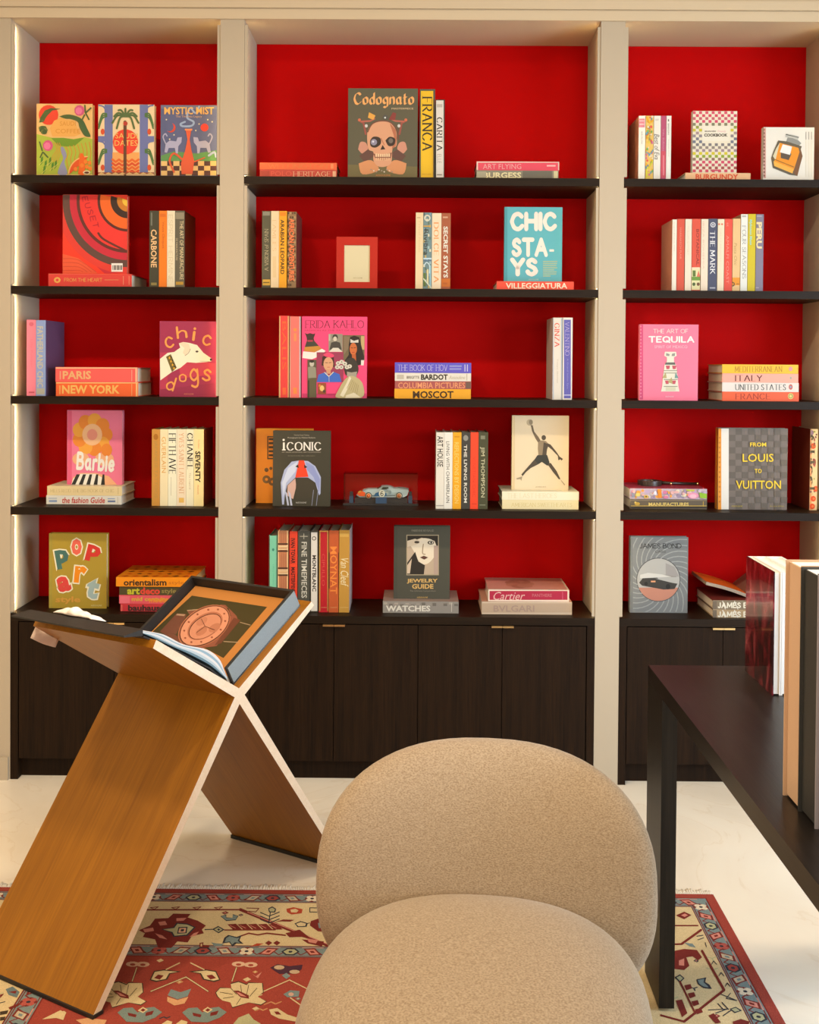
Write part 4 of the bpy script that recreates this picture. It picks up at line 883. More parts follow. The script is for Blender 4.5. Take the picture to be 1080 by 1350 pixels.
def a_dogs(A):
    for k in range(7): A.e(740 + 40 * k, 300 + 18 * (k % 3), 60, 70, 'ad3a52' if k % 2 else 'b5405a', 12) if 0 else None
    A.r(735, 260, 770, 462, 'a83850'); A.p([(735, 430), (990, 400), (990, 463), (735, 463)], '8a2c46'); A.p([(820, 290), (990, 310), (990, 360), (830, 380)], 'b23f4e')
    A.p([(735, 290), (770, 262), (800, 258), (828, 238), (822, 218), (842, 212), (868, 216), (905, 226), (935, 262), (972, 288), (972, 300), (950, 304), (900, 308), (860, 305), (830, 330), (790, 350), (737, 388)], 'efdfc4')
    A.p([(822, 218), (842, 212), (868, 222), (875, 245), (852, 275), (840, 262), (848, 240)], 'e2cdb0'); A.l([(850, 275), (866, 262), (875, 244)], 2.5, '8c7a66', 1)
    A.e(905, 256, 7, 4.5, '3a2a22'); A.e(969, 293, 5, 6, '2a1c18'); A.l([(965, 302), (920, 300)], 2, 'a89680')
    A.p([(763, 280), (785, 268), (812, 330), (790, 350)], '6a5a30'); 
    for k in range(4): A.e(779 + 7 * k, 285 + 16 * k, 4, 6, 'd6a23c', 6); A.e(786 + 6 * k, 281 + 15 * k, 3.5, 4, '2c2414', 6)
    OR = 'e59a58'
    for ch, x, y, w, h, an in (('c', 757, 186, 42, 55, -12), ('h', 810, 138, 50, 58, -6), ('i', 886, 145, 12, 62, 8), ('c', 930, 178, 42, 52, 14), ('d', 766, 370, 40, 66, 16), ('o', 822, 358, 36, 38, 0), ('g', 872, 332, 42, 92, -4), ('s', 930, 335, 40, 58, 10)): A.w(ch, x, y, x + w, y + h, OR, 0, 'mono', ang=an)
    A.t('ASSOULINE', 845, 448, 890, 454, 'd88a6a')
faceout('plum red book cover with a white greyhound head and orange handwriting', g, (733, 117, 993, 465), Z3_, .05, .03, '93304c', a_dogs, **q)

g = 'books on the lowest shelf of the left bay'; q = dict(sc=3.4839, ox=0, oy=530)
z_ = lying('white book with red script lying at the bottom of a pair', g, 213, 558, 430, Z4_, .10, .22, 'd8d2c4', many(t_('the fashion Guide', 285, 437, 482, 465, 'b03a34', shear=.15, bold=.02), r_(222, 440, 262, 444, '9aa4b0'), r_(225, 450, 262, 460, '8a98b0'), r_(495, 442, 528, 446, '8a98b0'), r_(495, 452, 530, 460, '6a7690'), r_(540, 436, 542, 466, 'a8a090')), top='e4d8be', **q)
zb4 = lying('cream book lying on the white one with red script', g, 217, 560, 387, z_, .10, .22, 'dcc699', many(w_('MILES REDD THE BIG BOOK OF CHIC', 230, 400, 524, 415, 'a89468', 0, 'light'), r_(542, 394, 544, 424, 'b09c70')), top='e6d6b4', **q)
def a_pink(A):
    A.r(309, 40, 330, 380, 'cf5f7a')                                    # a plain stand-in of the same colours for the cover picture
    for k in range(9): A.e(424 + 62 * math.cos(R(40 * k)), 150 + 66 * math.sin(R(40 * k)), 32, 34, 'e2a04c' if k % 2 else 'd9863f', 14)
    A.e(424, 150, 46, 50, 'e8b58c', 20); A.e(424, 150, 24, 26, 'd9907c', 16); A.e(372, 262, 40, 30, 'e2ab84', 14); A.e(480, 262, 44, 32, 'e2ab84', 14); A.e(490, 220, 26, 30, 'd9863f', 12)
    A.p([(328, 380), (336, 345), (370, 326), (440, 326), (500, 340), (538, 380)], 'e2ab84')
    A.p([(328, 380), (336, 352), (370, 330), (440, 330), (474, 350), (478, 380)], 'e8e0d0')
    for k in range(5): A.p([(328 + 34 * k, 380), (352 + 30 * k, 332), (368 + 28 * k, 332), (346 + 34 * k, 380)], '2b2a28')
    A.w('Barbie', 352, 232, 528, 318, 'f2ead8', 0, 'brush', ang=4)
faceout('pink book cover with white script lettering, standing on two pale books', g, (308, 38, 562, 382), zb4, .16, .03, 'dd7a92', a_pink, **q)
q['rough'] = .4; YY = .07
for x0, x1, c, lab, art, kw in (
    (697, 735, 'c08c48', 'gold-brown upright spine at the left end of the pale group', many(t_('JAPANESE TATTOOS', 706, 178, 724, 440, 'a98a52', 90), lambda A: A.e(716, 160, 11, 14, 'a06a2c', 10)), {}),
    (735, 772, 'e9d6b0', 'cream spine with thin gold capitals', many(t_('GUERLAIN', 743, 160, 762, 325, 'cf9a50', 90)), {}),
    (772, 812, 'eee2c8', 'white spine with the tallest black capitals', many(w_('FIFTH AVE', 776, 142, 808, 330, '1d1a16', 90, 'serif'), r_(785, 345, 787, 430, 'b8b09c')), {}),
    (812, 855, 'ead6bc', 'cream spine with long pale bronze lettering', many(w_('YVES SAINT LAURENT', 822, 142, 845, 425, 'cfa682', 90, 'serif'), r_(822, 440, 845, 462, 'dcb468')), {}),
    (855, 890, 'eee2c8', 'white spine with narrow black capitals beside the last spine', many(w_('CHANEL', 860, 142, 886, 310, '25211c', 90, 'serif'), t_('The Legend', 868, 325, 876, 400, 'a89c84', 90)), {}),
    (890, 936, 'ecd9ac', 'cream spine with bold black lettering at the right end of the pale group', many(t_('SEVENTY', 897, 226, 921, 370, '1d1a16', 90, bold=.03), t_('Wim Delvoye', 908, 172, 917, 214, 'd08064', 90), t_('Absolutely', 905, 380, 914, 425, 'd08064', 90)), {'right': '3a140c'})):
    upright(lab, g, x0, x1, 125, Z4_, YY, .20, c, art, **q, **kw)

g = 'books on the left cabinet'; q = dict(sc=3.4839, ox=0, oy=670)
def a_pop(A):
    A.r(226, 118, 240, 462, '9c8a42')
    for ch, x, y, w, h, c, an in (('p', 256, 190, 62, 88, '486a62', -10), ('o', 328, 140, 48, 76, 'd96a58', 0), ('p', 396, 170, 66, 76, 'bf3a34', 14), ('r', 342, 266, 56, 78, 'e58a28', 6), ('a', 262, 312, 62, 72, 'c84a44', -12), ('t', 398, 320, 58, 96, '9fb0ac', 14)):
        po = font_text(ch, .09); A.fit(po, x - 6, y - 6, x + w + 6, y + h + 6, 'e8dfc4', 0, an); A.fit(font_text(ch, .05), x, y, x + w, y + h, c, 0, an)
    A.t('style', 255, 405, 370, 440, 'c8954c', bold=.03); A.t('ASSOULINE', 418, 443, 468, 450, 'd8cc9c')
faceout('olive book cover with big coloured cut-out letters on the left cabinet', g, (225, 117, 490, 462), CT, .10, .035, 'a58c3c', a_pop, rough=.4, **q)
z_ = lying('red book at the bottom of the four-book stack behind the oak stand', g, 553, 905, 440, CT, .055, .24, 'b83a40', many(t_('bauhaus', 588, 444, 735, 472, '3a2a26', bold=.04), r_(556, 444, 562, 474, 'd06a60')), **q)
z_ = lying('pink book third down in the four-book stack', g, 547, 905, 400, z_, .055, .24, 'cf5a62', many(t_('mid century', 605, 408, 770, 432, 'c8a848', bold=.03), t_('modern', 685, 408, 790, 434, 'd9853c', bold=.03), r_(550, 404, 596, 436, 'd8707a')), **q)
z_ = lying('dark olive book second down in the four-book stack', g, 548, 900, 360, z_, .055, .24, '4c4228', many(t_('art', 584, 366, 642, 396, 'b8b03c', bold=.04), t_('deco', 644, 364, 735, 396, 'c8483a', bold=.04), t_('style', 742, 370, 810, 396, '8a7a4a', bold=.02)), **q)
def a_orient(A):
    for i in range(7):
        for j in range(5): A.p([(.05 + .13 * i + .03 * (j % 2), .08 + .19 * j), (.10 + .13 * i + .03 * (j % 2), .04 + .19 * j), (.15 + .13 * i, .10 + .19 * j), (.11 + .13 * i, .15 + .19 * j)], ('9c3c1c', 'c8551e', '4c2c18')[(i + j) % 3])
lying('orange patterned book on top of the four-book stack', g, 533, 890, 318, z_, .05, .27, 'e58c24', many(t_('orientalism', 568, 326, 765, 356, '3a2818', bold=.03), t_('style', 775, 334, 845, 354, 'c07020', bold=.01)), top='e08a28', topart=a_orient, **q)

# ================= middle bay =================
g = 'books on the topmost shelf of the middle bay'; q = dict(sc=4.32, ox=310, oy=90)
z_ = lying('dull red book lying under an orange-red one, far left of the shelf', g, 141, 580, 578, Z1_, .08, .22, 'b8483a', many(t_('POLO', 205, 586, 322, 614, 'd0604a'), w_('HERITAGE', 328, 588, 545, 616, 'e8c49c', 0, 'light'), r_(145, 584, 196, 616, 'a04032'), r_(556, 586, 574, 618, 'e0b08c')), **q)
lying('orange-red book lying on the dull red one, far left of the shelf', g, 140, 580, 538, z_, .08, .22, 'e4683e', many(w_('WELLINGTON', 190, 546, 530, 570, 'cf7a44', 0, 'light'), r_(545, 544, 560, 572, 'f08a5c')), **q)
def a_skull(A):
    A.k(6.968, 445, 105)
    A.r(98, 85, 750, 900, '55503e'); A.p([(98, 780), (750, 800), (750, 900), (98, 900)], '6a5f3e')
    x = 148
    st = stroke_text('Codognato', 'black'); A.fit(st, 148, 115, 705, 262, 'e2a468', 0)
    A.t('MASTERPIECE', 498, 258, 698, 274, 'd9bb94')
    BONE, BD, DK = 'cc9878', 'a8694e', '2c1f1a'
    for s, x0 in ((1, 190), (-1, 640)):
        A.p([(x0, 640), (x0 + 20 * s, 575), (x0 + 70 * s, 580), (x0 + 90 * s, 640), (x0 + 40 * s, 680)], 'c08a74', 1); A.p([(x0 + 10 * s, 700), (x0 + 90 * s, 640), (x0 + 170 * s, 690), (x0 + 60 * s, 760)], '5a3c34'); A.p([(x0 + 5 * s, 770), (x0 + 120 * s, 740), (x0 + 190 * s, 830), (x0 + 40 * s, 870)], 'c98c62', 1)
        A.l([(x0 + 5 * s, 375), (x0 + 50 * s, 400), (x0 + 70 * s, 500)], 18, '8c4a40'); A.l([(x0 + 30 * s, 385), (x0 + 110 * s, 380), (x0 + 150 * s, 360)], 16, 'a86050')
        A.e(x0 + 75 * s, 425, 14, 16, 'c9c2bc', 8); A.e(x0 + 12 * s, 370, 14, 14, 'c06a4c', 8)
    A.p([(280, 350), (290, 300), (350, 330), (330, 370)], 'd8a050'); A.p([(470, 370), (510, 300), (540, 310), (530, 370)], '7a3430'); A.e(440, 345, 26, 22, '4c4a46', 9); A.e(438, 350, 9, 9, 'd8d8d0', 6)
    A.p([(272, 540), (278, 470), (320, 405), (400, 378), (480, 395), (535, 460), (545, 540), (540, 610), (505, 640), (495, 760), (440, 800), (370, 795), (330, 740), (330, 665), (285, 640)], BONE, 1)
    A.p([(480, 400), (535, 460), (545, 540), (535, 610), (500, 640), (520, 520)], BD); A.l([(280, 480), (320, 408), (400, 380), (490, 396), (550, 470), (560, 550)], 10, '6c4034', 1)
    A.p([(300, 560), (330, 525), (390, 535), (398, 590), (350, 625), (305, 610)], DK, 1); A.p([(440, 560), (480, 525), (530, 545), (520, 600), (470, 610)], DK, 1); A.e(335, 575, 30, 30, '8a8494', 10); A.e(328, 570, 10, 10, 'd8d4dc', 7); A.e(490, 562, 22, 24, '6a6058', 9)
    A.p([(415, 600), (440, 640), (395, 645)], DK); A.l([(400, 540), (430, 600)], 8, BD)
    A.p([(330, 680), (420, 690), (500, 670), (490, 720), (420, 745), (345, 720)], '7a4a3a')
    for i in range(7): A.r(348 + i * 20, 685 + abs(i - 3) * -2, 364 + i * 20, 710, 'e0bd98'); A.r(352 + i * 19, 718, 366 + i * 19, 744, 'd4a884')
    for i in range(9): A.e(310 + i * 24, 828 + (i % 3) * 10, 8, 7, 'd8c8b4' if i % 2 else '9a8878', 6)
    A.t('ASSOULINE', 352, 872, 488, 888, 'd08a50')
faceout('large dark grey book cover with a jewelled skull and gothic lettering', g, (643, 115, 1040, 622), Z1_, .07, .035, '55503e', a_skull, **q)
q = dict(sc=4.1538, ox=540, oy=90)
def a_yel(A):
    A.r(62, 124, 130, 604, 'f6b62e'); A.w('FRANCA', 70, 152, 124, 452, '2c2416', 90, 'serif'); A.t('ASSOULINE', 68, 577, 118, 583, 'a87820')
upright('tall yellow spine in a dark slipcase beside the skull cover', g, 55, 140, 114, Z1_, .09, .24, '4e4a40', a_yel, edge=None, **q)
upright('white spine edged in black beside the tall yellow one', g, 141, 193, 171, Z1_, .08, .22, '2a2622', many(r_(146, 176, 187, 604, 'd8cfc4'), w_('CARITA', 149, 268, 180, 452, '2a2622', 90, 'serif'), t_('ELLE', 152, 470, 174, 520, 'a89c90', 90), r_(150, 196, 180, 214, 'b4aaa0'), r_(150, 580, 178, 586, '8a8278')), **q)
z_ = lying('grey book lying under a pink one at the right of the shelf', g, 367, 816, 560, Z1_, .07, .22, '8a8270', many(t_('BURGESS', 405, 570, 612, 602, 'e6d8ac', bold=.03), r_(368, 566, 420, 602, 'a8a088'), r_(620, 562, 780, 604, '6c665a'), r_(790, 562, 812, 604, 'cfc39c')), **q)
lying('pink book with white edges lying on the grey one', g, 367, 820, 511, z_, .07, .22, 'cf4c5c', many(r_(368, 511, 819, 517, 'e0c4b4'), r_(368, 511, 375, 558, 'e0c4b4'), r_(814, 511, 820, 558, 'e0c4b4'), t_('ART FLYING', 402, 524, 612, 552, 'dba09c'), r_(752, 530, 800, 538, 'e4b4ae')), **q)

g = 'books on the second shelf of the middle bay'; q = dict(sc=4.32, ox=310, oy=250)
for x0, x1, c, lab, art in (
    (153, 204, '4a4636', 'dark green-black spine with pale lettering beside the left jamb', many(w_('A VISION of SPAIN', 168, 222, 190, 462, 'b0a486', -90, 'light'), r_(158, 126, 198, 148, '7c7668'), r_(157, 512, 200, 545, 'c49a44'), r_(160, 526, 196, 532, '5c4a20'))),
    (204, 250, 'dcc3a0', 'cream spine with gold lettering between the black and the yellow ones', many(w_('FAMILIES', 213, 170, 234, 350, 'c8a47a', 90, 'light'), r_(214, 380, 234, 500, 'd4b890'))),
    (250, 295, 'dd9c2c', 'yellow-orange spine with black capitals', many(t_('ARABIAN LEOPARD', 258, 170, 280, 482, '35260f', 90, bold=.02), r_(256, 128, 290, 150, 'd07f20'))),
    (299, 349, '8a6c4c', 'brown patterned spine with orange lettering, right end of the safari group', many(*[r_(300 + 12 * (i % 4), 128 + 24 * (i // 4), 308 + 12 * (i % 4), 140 + 24 * (i // 4), ('4a3826', 'a88a64', '5c3c22')[i % 3]) for i in range(70)], t_('AFRICAN ADVENTURES', 308, 165, 338, 520, 'd8784c', 90, bold=.04)))):
    upright(lab, g, x0, x1, 122 if x0 < 290 else 126, Z2_, .06, .22, c, art, right='6a3c34' if x0 > 290 else None, **q)
q = dict(sc=4.0, ox=530, oy=250)
def a_ill(A):
    for i, c in enumerate(('4c5a5c', '9fb4b4', 'd8d0b4', '5c6c5c', 'b8a068', '7c98a8')):
        for j in range(5): A.r(113 + 8 * ((i + j) % 5), 122 + 16 * (i + 5 * j) % 400, 121 + 8 * ((i + j) % 5), 136 + 16 * (i + 5 * j) % 400, c)
    A.r(113, 360, 157, 368, 'b8ccd4'); A.r(113, 372, 157, 378, '5c7080'); A.l([(118, 400), (130, 384), (145, 400), (145, 440)], 5, 'c4d4d8', 1); A.r(114, 440, 126, 510, '5a6c3a'); A.r(132, 420, 140, 500, 'cfc49c'); A.r(146, 400, 152, 520, '9cc0c8')
    A.t('Riviera', 116, 210, 140, 345, '3a3830', 90); A.ring(134, 150, 10, 17, 'd0ccb8'); A.r(114, 190, 150, 196, 'c89a48'); A.l([(114, 470), (156, 520)], 6, 'c8ccb8')
for x0, x1, c, lab, art in (
    (72, 112, 'dcc5a0', 'plain cream spine left of the illustrated blue-green one', many(t_('Travel Notes', 88, 160, 98, 330, 'cdb48c', 90), r_(80, 146, 98, 150, 'a8906c'))),
    (112, 158, '6f8484', 'illustrated blue and green spine', a_ill),
    (158, 208, 'e2cdb0', 'cream spine with pale orange letters beside the brown one', many(w_('DOLCE VITA', 168, 170, 194, 490, 'd8935a', 90, 'serif'))),
    (208, 257, '98563a', 'rust brown spine with white capitals', many(t_('SECRET STAYS', 219, 194, 242, 465, 'd9d4c4', 90, bold=.03), r_(216, 142, 242, 150, 'c49a80'), r_(209, 470, 256, 512, 'b8682c'), r_(216, 490, 240, 500, 'a85c28')))):
    upright(lab, g, x0, x1, 121 + (3 if x0 > 150 else 0), Z2_, .06, .22, c, art, **q)
zt = lying('coral red book lying under the turquoise cover', g, 500, 907, 484, Z2_, .04, .26, 'd8503c', many(t_('VILLEGGIATURA', 548, 492, 872, 522, 'eed9be', bold=.02)), **q)
def a_stays(A):
    A.r(541, 92, 556, 486, '4f8f94'); WH = 'e6d8c8'
    for s, x0, y0, x1, y1 in (('CHIC', 570, 116, 818, 220), ('STA', 578, 252, 770, 356), ('YS', 570, 358, 718, 458)): A.w(s, x0, y0, x1, y1, WH, 0, 'fat')
    A.r(778, 315, 802, 327, WH)
    for k in range(8): A.r(744, 376 + k * 11, 744 + (76, 74, 70, 75, 60, 72, 70, 40)[k], 382 + k * 11, '9cac8c')
    A.t('ASSOULINE', 668, 470, 720, 478, 'b8ccc4')
faceout('turquoise book cover with big white brush lettering standing on a coral book', g, (540, 92, 845, 488), zt, .09, .03, '5fa3a8', a_stays, **q)

g = 'books on the third shelf of the middle bay'; q = dict(sc=4.32, ox=310, oy=400)
upright('red spine with gold edges, left end of the shelf', g, 250, 308, 70, Z3_, .05, .24, 'cf4440', many(r_(250, 72, 258, 536, 'c9a070'), r_(300, 72, 307, 536, 'c9a070'), t_('BALIS', 268, 102, 292, 378, 'd8643c', 90), r_(270, 480, 290, 520, 'd8643c')), **q)
upright('salmon pink spine beside the bright pink cover', g, 311, 376, 74, Z3_, .05, .24, 'e0746a', many(r_(311, 75, 315, 536, 'b8a890'), r_(366, 75, 373, 536, 'b8b0b0'), r_(373, 75, 376, 536, '3a2c34'), lambda A: A.e(342, 150, 10, 10, 'e08a4c', 8), r_(335, 170, 350, 215, 'e68a5c'), r_(332, 480, 352, 515, 'e68a4c')), **q)
def a_pinkart(A):
    A.k(8.64, 365, 410); PK = 'd84a72'; A.r(290, 940, 1022, 1000, 'b83a62')
    st = stroke_text('FRIDA KAHLO', 'light'); A.fit(st, 316, 108, 992, 194, '4a1a26', 0)
    A.t('FASHION AS THE ART OF BEING', 318, 212, 965, 230, '9a3450')
    A.p([(320, 250), (345, 262), (380, 252), (410, 262), (440, 255), (420, 310), (430, 350), (345, 345), (340, 300)], '3c2a26'); A.p([(345, 330), (420, 330), (480, 400), (320, 410)], '3e3a30'); A.p([(320, 410), (480, 398), (510, 430), (430, 470), (310, 455)], 'b8823c'); A.p([(300, 460), (430, 472), (515, 430), (556, 455), (500, 510), (400, 550), (292, 535)], 'e6dcd0'); A.r(350, 330, 410, 350, '9a3a44')
    A.r(590, 262, 750, 465, '8c8474'); A.e(665, 300, 32, 36, '3a3630', 10); A.e(664, 318, 22, 28, 'c8bca8', 10); A.p([(600, 440), (620, 360), (670, 345), (720, 360), (740, 440)], '403c36'); A.p([(595, 465), (640, 420), (700, 420), (748, 465)], 'd0c8b8'); A.r(592, 264, 612, 340, 'b0a898')
    A.r(752, 275, 1000, 560, '6a5c44'); A.r(960, 285, 998, 440, 'b8a070'); A.p([(765, 285), (830, 290), (820, 420), (765, 500)], '7c6a54'); A.p([(835, 300), (880, 280), (940, 300), (965, 400), (995, 520), (990, 600), (930, 620), (770, 570), (820, 500), (820, 380)], '241c1a'); A.p([(838, 320), (880, 340), (930, 325), (930, 360), (840, 362)], 'ccc4b8'); A.e(872, 432, 42, 70, 'b8683c', 14); A.p([(855, 500), (900, 490), (905, 575), (860, 550)], 'a85a34'); A.l([(848, 418), (866, 422)], 7, '2a1a14'); A.l([(880, 420), (900, 416)], 7, '2a1a14'); A.l([(860, 472), (884, 470)], 7, '9a3428'); A.p([(960, 560), (995, 560), (990, 620), (960, 620)], 'd8d0c4')
    A.r(455, 470, 760, 810, '8c3a50'); A.p([(510, 620), (520, 520), (590, 495), (650, 530), (660, 640)], '3a2420'); A.p([(530, 500), (580, 472), (650, 500), (630, 530), (560, 520)], 'd04a68', 1); A.e(588, 605, 56, 80, 'c99a78', 16); A.r(565, 665, 615, 715, 'c09070'); A.p([(455, 810), (475, 725), (560, 695), (595, 745), (640, 690), (715, 720), (738, 810)], '3f62a8'); A.l([(545, 700), (595, 745), (645, 695)], 9, 'd8c8a8'); A.l([(556, 588), (580, 590)], 6, '3a2420'); A.l([(596, 590), (620, 586)], 6, '3a2420'); A.l([(576, 640), (604, 640)], 6, 'a84a44'); A.l([(596, 745), (596, 808)], 4, 'd8c8a8')
    A.r(350, 555, 452, 985, '57503e'); A.e(400, 600, 26, 36, 'b8b0a0', 10); A.p([(355, 640), (400, 628), (445, 645), (452, 760), (360, 765)], '8c8674'); A.p([(350, 765), (452, 765), (440, 985), (355, 985)], '5c543c'); A.e(400, 572, 28, 18, '2c2820', 8); A.r(352, 790, 372, 985, '3c3628')
    A.r(468, 820, 562, 948, '8a4a30'); A.e(515, 880, 26, 34, 'd8b878', 10); A.e(490, 850, 14, 16, 'c87840', 8); A.e(540, 915, 16, 18, '4a3a2c', 8)
    A.p([(760, 600), (800, 545), (880, 540), (930, 640), (915, 720), (860, 740), (790, 730), (770, 680)], '35302a', 1)
    for x, y in ((700, 595), (740, 580), (690, 640), (735, 640), (775, 600), (830, 630), (800, 640)): A.e(x, y, 28, 24, 'ccc4b4', 7); A.e(x, y, 9, 8, '6a6458', 6)
    A.p([(800, 690), (850, 700), (915, 690), (905, 760), (800, 745)], '9a9080'); A.p([(670, 960), (760, 800), (840, 740), (930, 770), (985, 850), (970, 985), (700, 990)], 'b3a47c', 1); A.p([(720, 960), (790, 830), (830, 740), (850, 770), (800, 900), (760, 980)], 'd8ccb0'); 
    for k in range(6): A.l([(850 + 16 * k, 775 + 14 * k), (800 + 22 * k, 880 + 14 * k)], 5, '8c7e58')
    A.p([(790, 960), (880, 930), (960, 985), (780, 992)], 'd4c8ac'); A.t('ASSOULINE', 580, 942, 660, 956, '8a2a48')
faceout('bright pink book cover collaged with small portraits and a skirt', g, (380, 75, 750, 537), Z3_, .05, .035, 'd84a72', a_pinkart, **q)
q = dict(sc=3.7241, ox=510, oy=400)
z_ = lying('yellow book at the bottom of the four-book pile', g, 38, 413, 420, Z3_, .05, .22, 'dc9f34', many(t_('MOSCOT', 128, 430, 328, 466, '3a2814', bold=.03)), **q)
z_ = lying('dusty rose book second from the bottom of the four-book pile', g, 40, 415, 382, z_, .05, .22, '9c5450', many(t_('COLUMBIA PICTURES', 56, 388, 385, 417, 'd8946c', bold=.01), r_(388, 386, 412, 418, '6a5248')), **q)
z_ = lying('white book second from the top of the four-book pile', g, 40, 414, 342, z_, .05, .22, 'd8cfc0', many(t_('BARDOT', 168, 348, 300, 376, '2a241c', bold=.04), t_('BRIGITTE', 98, 356, 160, 370, '6a6050', bold=.02), r_(50, 350, 84, 372, 'b8ae9c'), t_('Assouline', 305, 354, 385, 372, 'b0a48c', shear=.2), r_(392, 346, 395, 378, 'a89c88')), **q)
lying('blue book on top of the four-book pile', g, 40, 415, 291, z_, .05, .22, '5c54a8', many(w_('THE BOOK OF HOV', 54, 301, 298, 331, 'c0bcd0', 0, 'light'), r_(308, 304, 368, 312, '8a8cb8'), r_(308, 318, 366, 326, '8a8cb8'), r_(382, 300, 386, 334, 'c0bcd0'), r_(394, 300, 398, 334, 'c0bcd0')), **q)
upright('white spine with coral letters near the right jamb', g, 815, 862, 70, Z3_, .05, .22, 'd6cbbb', many(r_(815, 74, 820, 470, 'a8acb4'), r_(856, 74, 862, 470, 'a0a8b0'), w_('GINZA', 824, 96, 848, 214, 'c8584a', 90, 'serif'), t_('Tokyo Stories', 834, 272, 842, 390, 'b0a290', 90)), **q)
upright('white-edged violet blue spine near the right jamb', g, 864, 912, 70, Z3_, .05, .22, 'ddd2c4', many(r_(870, 80, 904, 466, '5d5a96'), w_('VALENTINO', 876, 92, 897, 256, 'b8a8c4', 90, 'light'), t_('A Grand Italian Epic', 883, 270, 892, 420, '8a86b4', 90), r_(870, 448, 904, 452, 'c8c4d4')), **q)

g = 'books on the lowest shelf of the middle bay'; q = dict(sc=4.1538, ox=310, oy=540)
def a_org(A):
    A.r(176, 145, 212, 272, '3a2a14'); A.r(182, 152, 212, 264, 'd9842a'); 
    for k in range(5): A.r(184, 156 + 22 * k, 210, 168 + 22 * k, '3a2a14')
    A.ring(172, 382, 8, 22, '6a4a24'); A.ring(205, 395, 8, 22, '6a4a24'); A.e(172, 330, 12, 12, '5a3e1e', 8); A.e(196, 322, 9, 9, '5a3e1e', 8)
faceout('orange book cover half hidden behind the black fashion cover', g, (115, 105, 425, 513), Z4_, .19, .035, 'f58a24', a_org, **q)
def a_icon(A):
    A.r(208, 118, 222, 525, '3a362c'); A.w('CONIC', 282, 178, 472, 224, 'e8ddd0', 0, 'serif'); A.r(262, 180, 272, 222, 'e8ddd0'); A.r(257, 218, 277, 223, 'e8ddd0'); A.e(266, 166, 6, 6, 'e8ddd0')
    A.t('Text by Dana Thomas', 322, 136, 406, 145, 'a89c8c'); A.t('Photographs by Michael Roberts', 288, 150, 440, 160, 'b8ac9c'); A.t('ART, DESIGN, ADVERTISING, AND THE AUTOMOBILE', 256, 230, 470, 237, 'a89c8c'); A.t('foreword by the collectors', 290, 250, 438, 257, '8a8072')
    A.p([(258, 520), (250, 400), (270, 330), (310, 285), (355, 278), (400, 282), (440, 310), (470, 370), (468, 460), (460, 470), (440, 400), (400, 372), (330, 372), (285, 415), (272, 470), (268, 520)], 'a9adc4'); A.p([(258, 400), (290, 320), (345, 282), (330, 340), (280, 400), (266, 480)], 'c9ccd8'); A.p([(385, 284), (430, 310), (465, 380), (462, 450), (430, 370), (395, 330)], '8e94b8')
    A.p([(285, 470), (288, 415), (330, 376), (335, 420), (318, 490)], 'c9a494'); A.p([(335, 375), (400, 375), (440, 410), (440, 480), (330, 490)], '3e382c')
    for x in (282, 300): A.p([(x - 10, 440), (x + 4, 460), (x + 14, 525), (x + 4, 525)], 'b8b8c4')
    for x in (420, 445): A.l([(x + 10, 440), (x, 525)], 3, '8c8c9c')
    A.p([(350, 278), (378, 278), (402, 368), (330, 372)], 'd8482c'); A.p([(330, 312), (345, 300), (350, 320)], '2a2620'); A.p([(378, 300), (396, 315), (380, 322)], '2a2620'); A.t('ASSOULINE', 332, 505, 390, 513, 'd0c8bc')
faceout('black book cover with white lettering and a blue-grey wig, left of the model car', g, (207, 117, 521, 527), Z4_, .095, .035, '3b372b', a_icon, **q)
q = dict(sc=4.1538, ox=540, oy=530)
for x0, x1, c, lab, art in (
    (145, 190, 'd9d0c0', 'white spine with tall black capitals, left end of the group', many(t_('ART HOUSE', 152, 186, 184, 355, '2a2622', 90, bold=.01), r_(146, 565, 188, 570, '9a948a'))),
    (190, 236, 'dfd8ca', 'white spine with smaller black lettering, second from the left of the group', many(t_('LIVING WITH CHAMBERLAIN', 201, 216, 219, 552, '3c3832', 90))),
    (236, 284, 'dc9f2e', 'mustard yellow spine', many(t_('REFLECTIONS BY DESIGN', 246, 220, 270, 555, 'e2bd6a', 90, bold=.02), r_(246, 186, 274, 194, 'c08820'))),
    (284, 333, '3d3a34', 'dark grey spine with white capitals beside the red-orange one', many(t_('THE LIVING ROOM', 298, 234, 315, 552, 'd8d0c0', 90, bold=.02), lambda A: A.e(308, 197, 14, 16, '8a867c', 12))),
    (333, 377, 'd9492c', 'red-orange spine between two dark spines', many(t_('VENETIAN CHIC', 345, 300, 362, 520, 'c23c24', 90), r_(342, 556, 368, 560, 'b83820'))),
    (377, 430, '45442f', 'dark olive spine with beige lettering, right end of the group', many(t_('JIM THOMPSON', 386, 246, 412, 522, 'cfc6a2', 90), r_(390, 184, 414, 204, '7c7a64'), r_(384, 562, 416, 566, '8c8a70')))):
    upright(lab, g, x0, x1, 166, Z4_, .05, .22, c, art, **q)
z_ = lying('cream book with tan lettering at the bottom of the pair', g, 508, 926, 537, Z4_, .06, .22, 'e2d0a4', many(w_('AMERICAN SWEETHEARTS', 558, 552, 890, 574, 'c8b078', 0, 'light')), top='e6dcc0', **q)
zt = lying('ivory book lying on the cream one under the basketball cover', g, 507, 928, 491, z_, .06, .23, 'e8dbbc', many(w_('THE LAST HEROES', 535, 500, 806, 526, 'd6c69c', 0, 'light')), top='ebe0c8', **q)
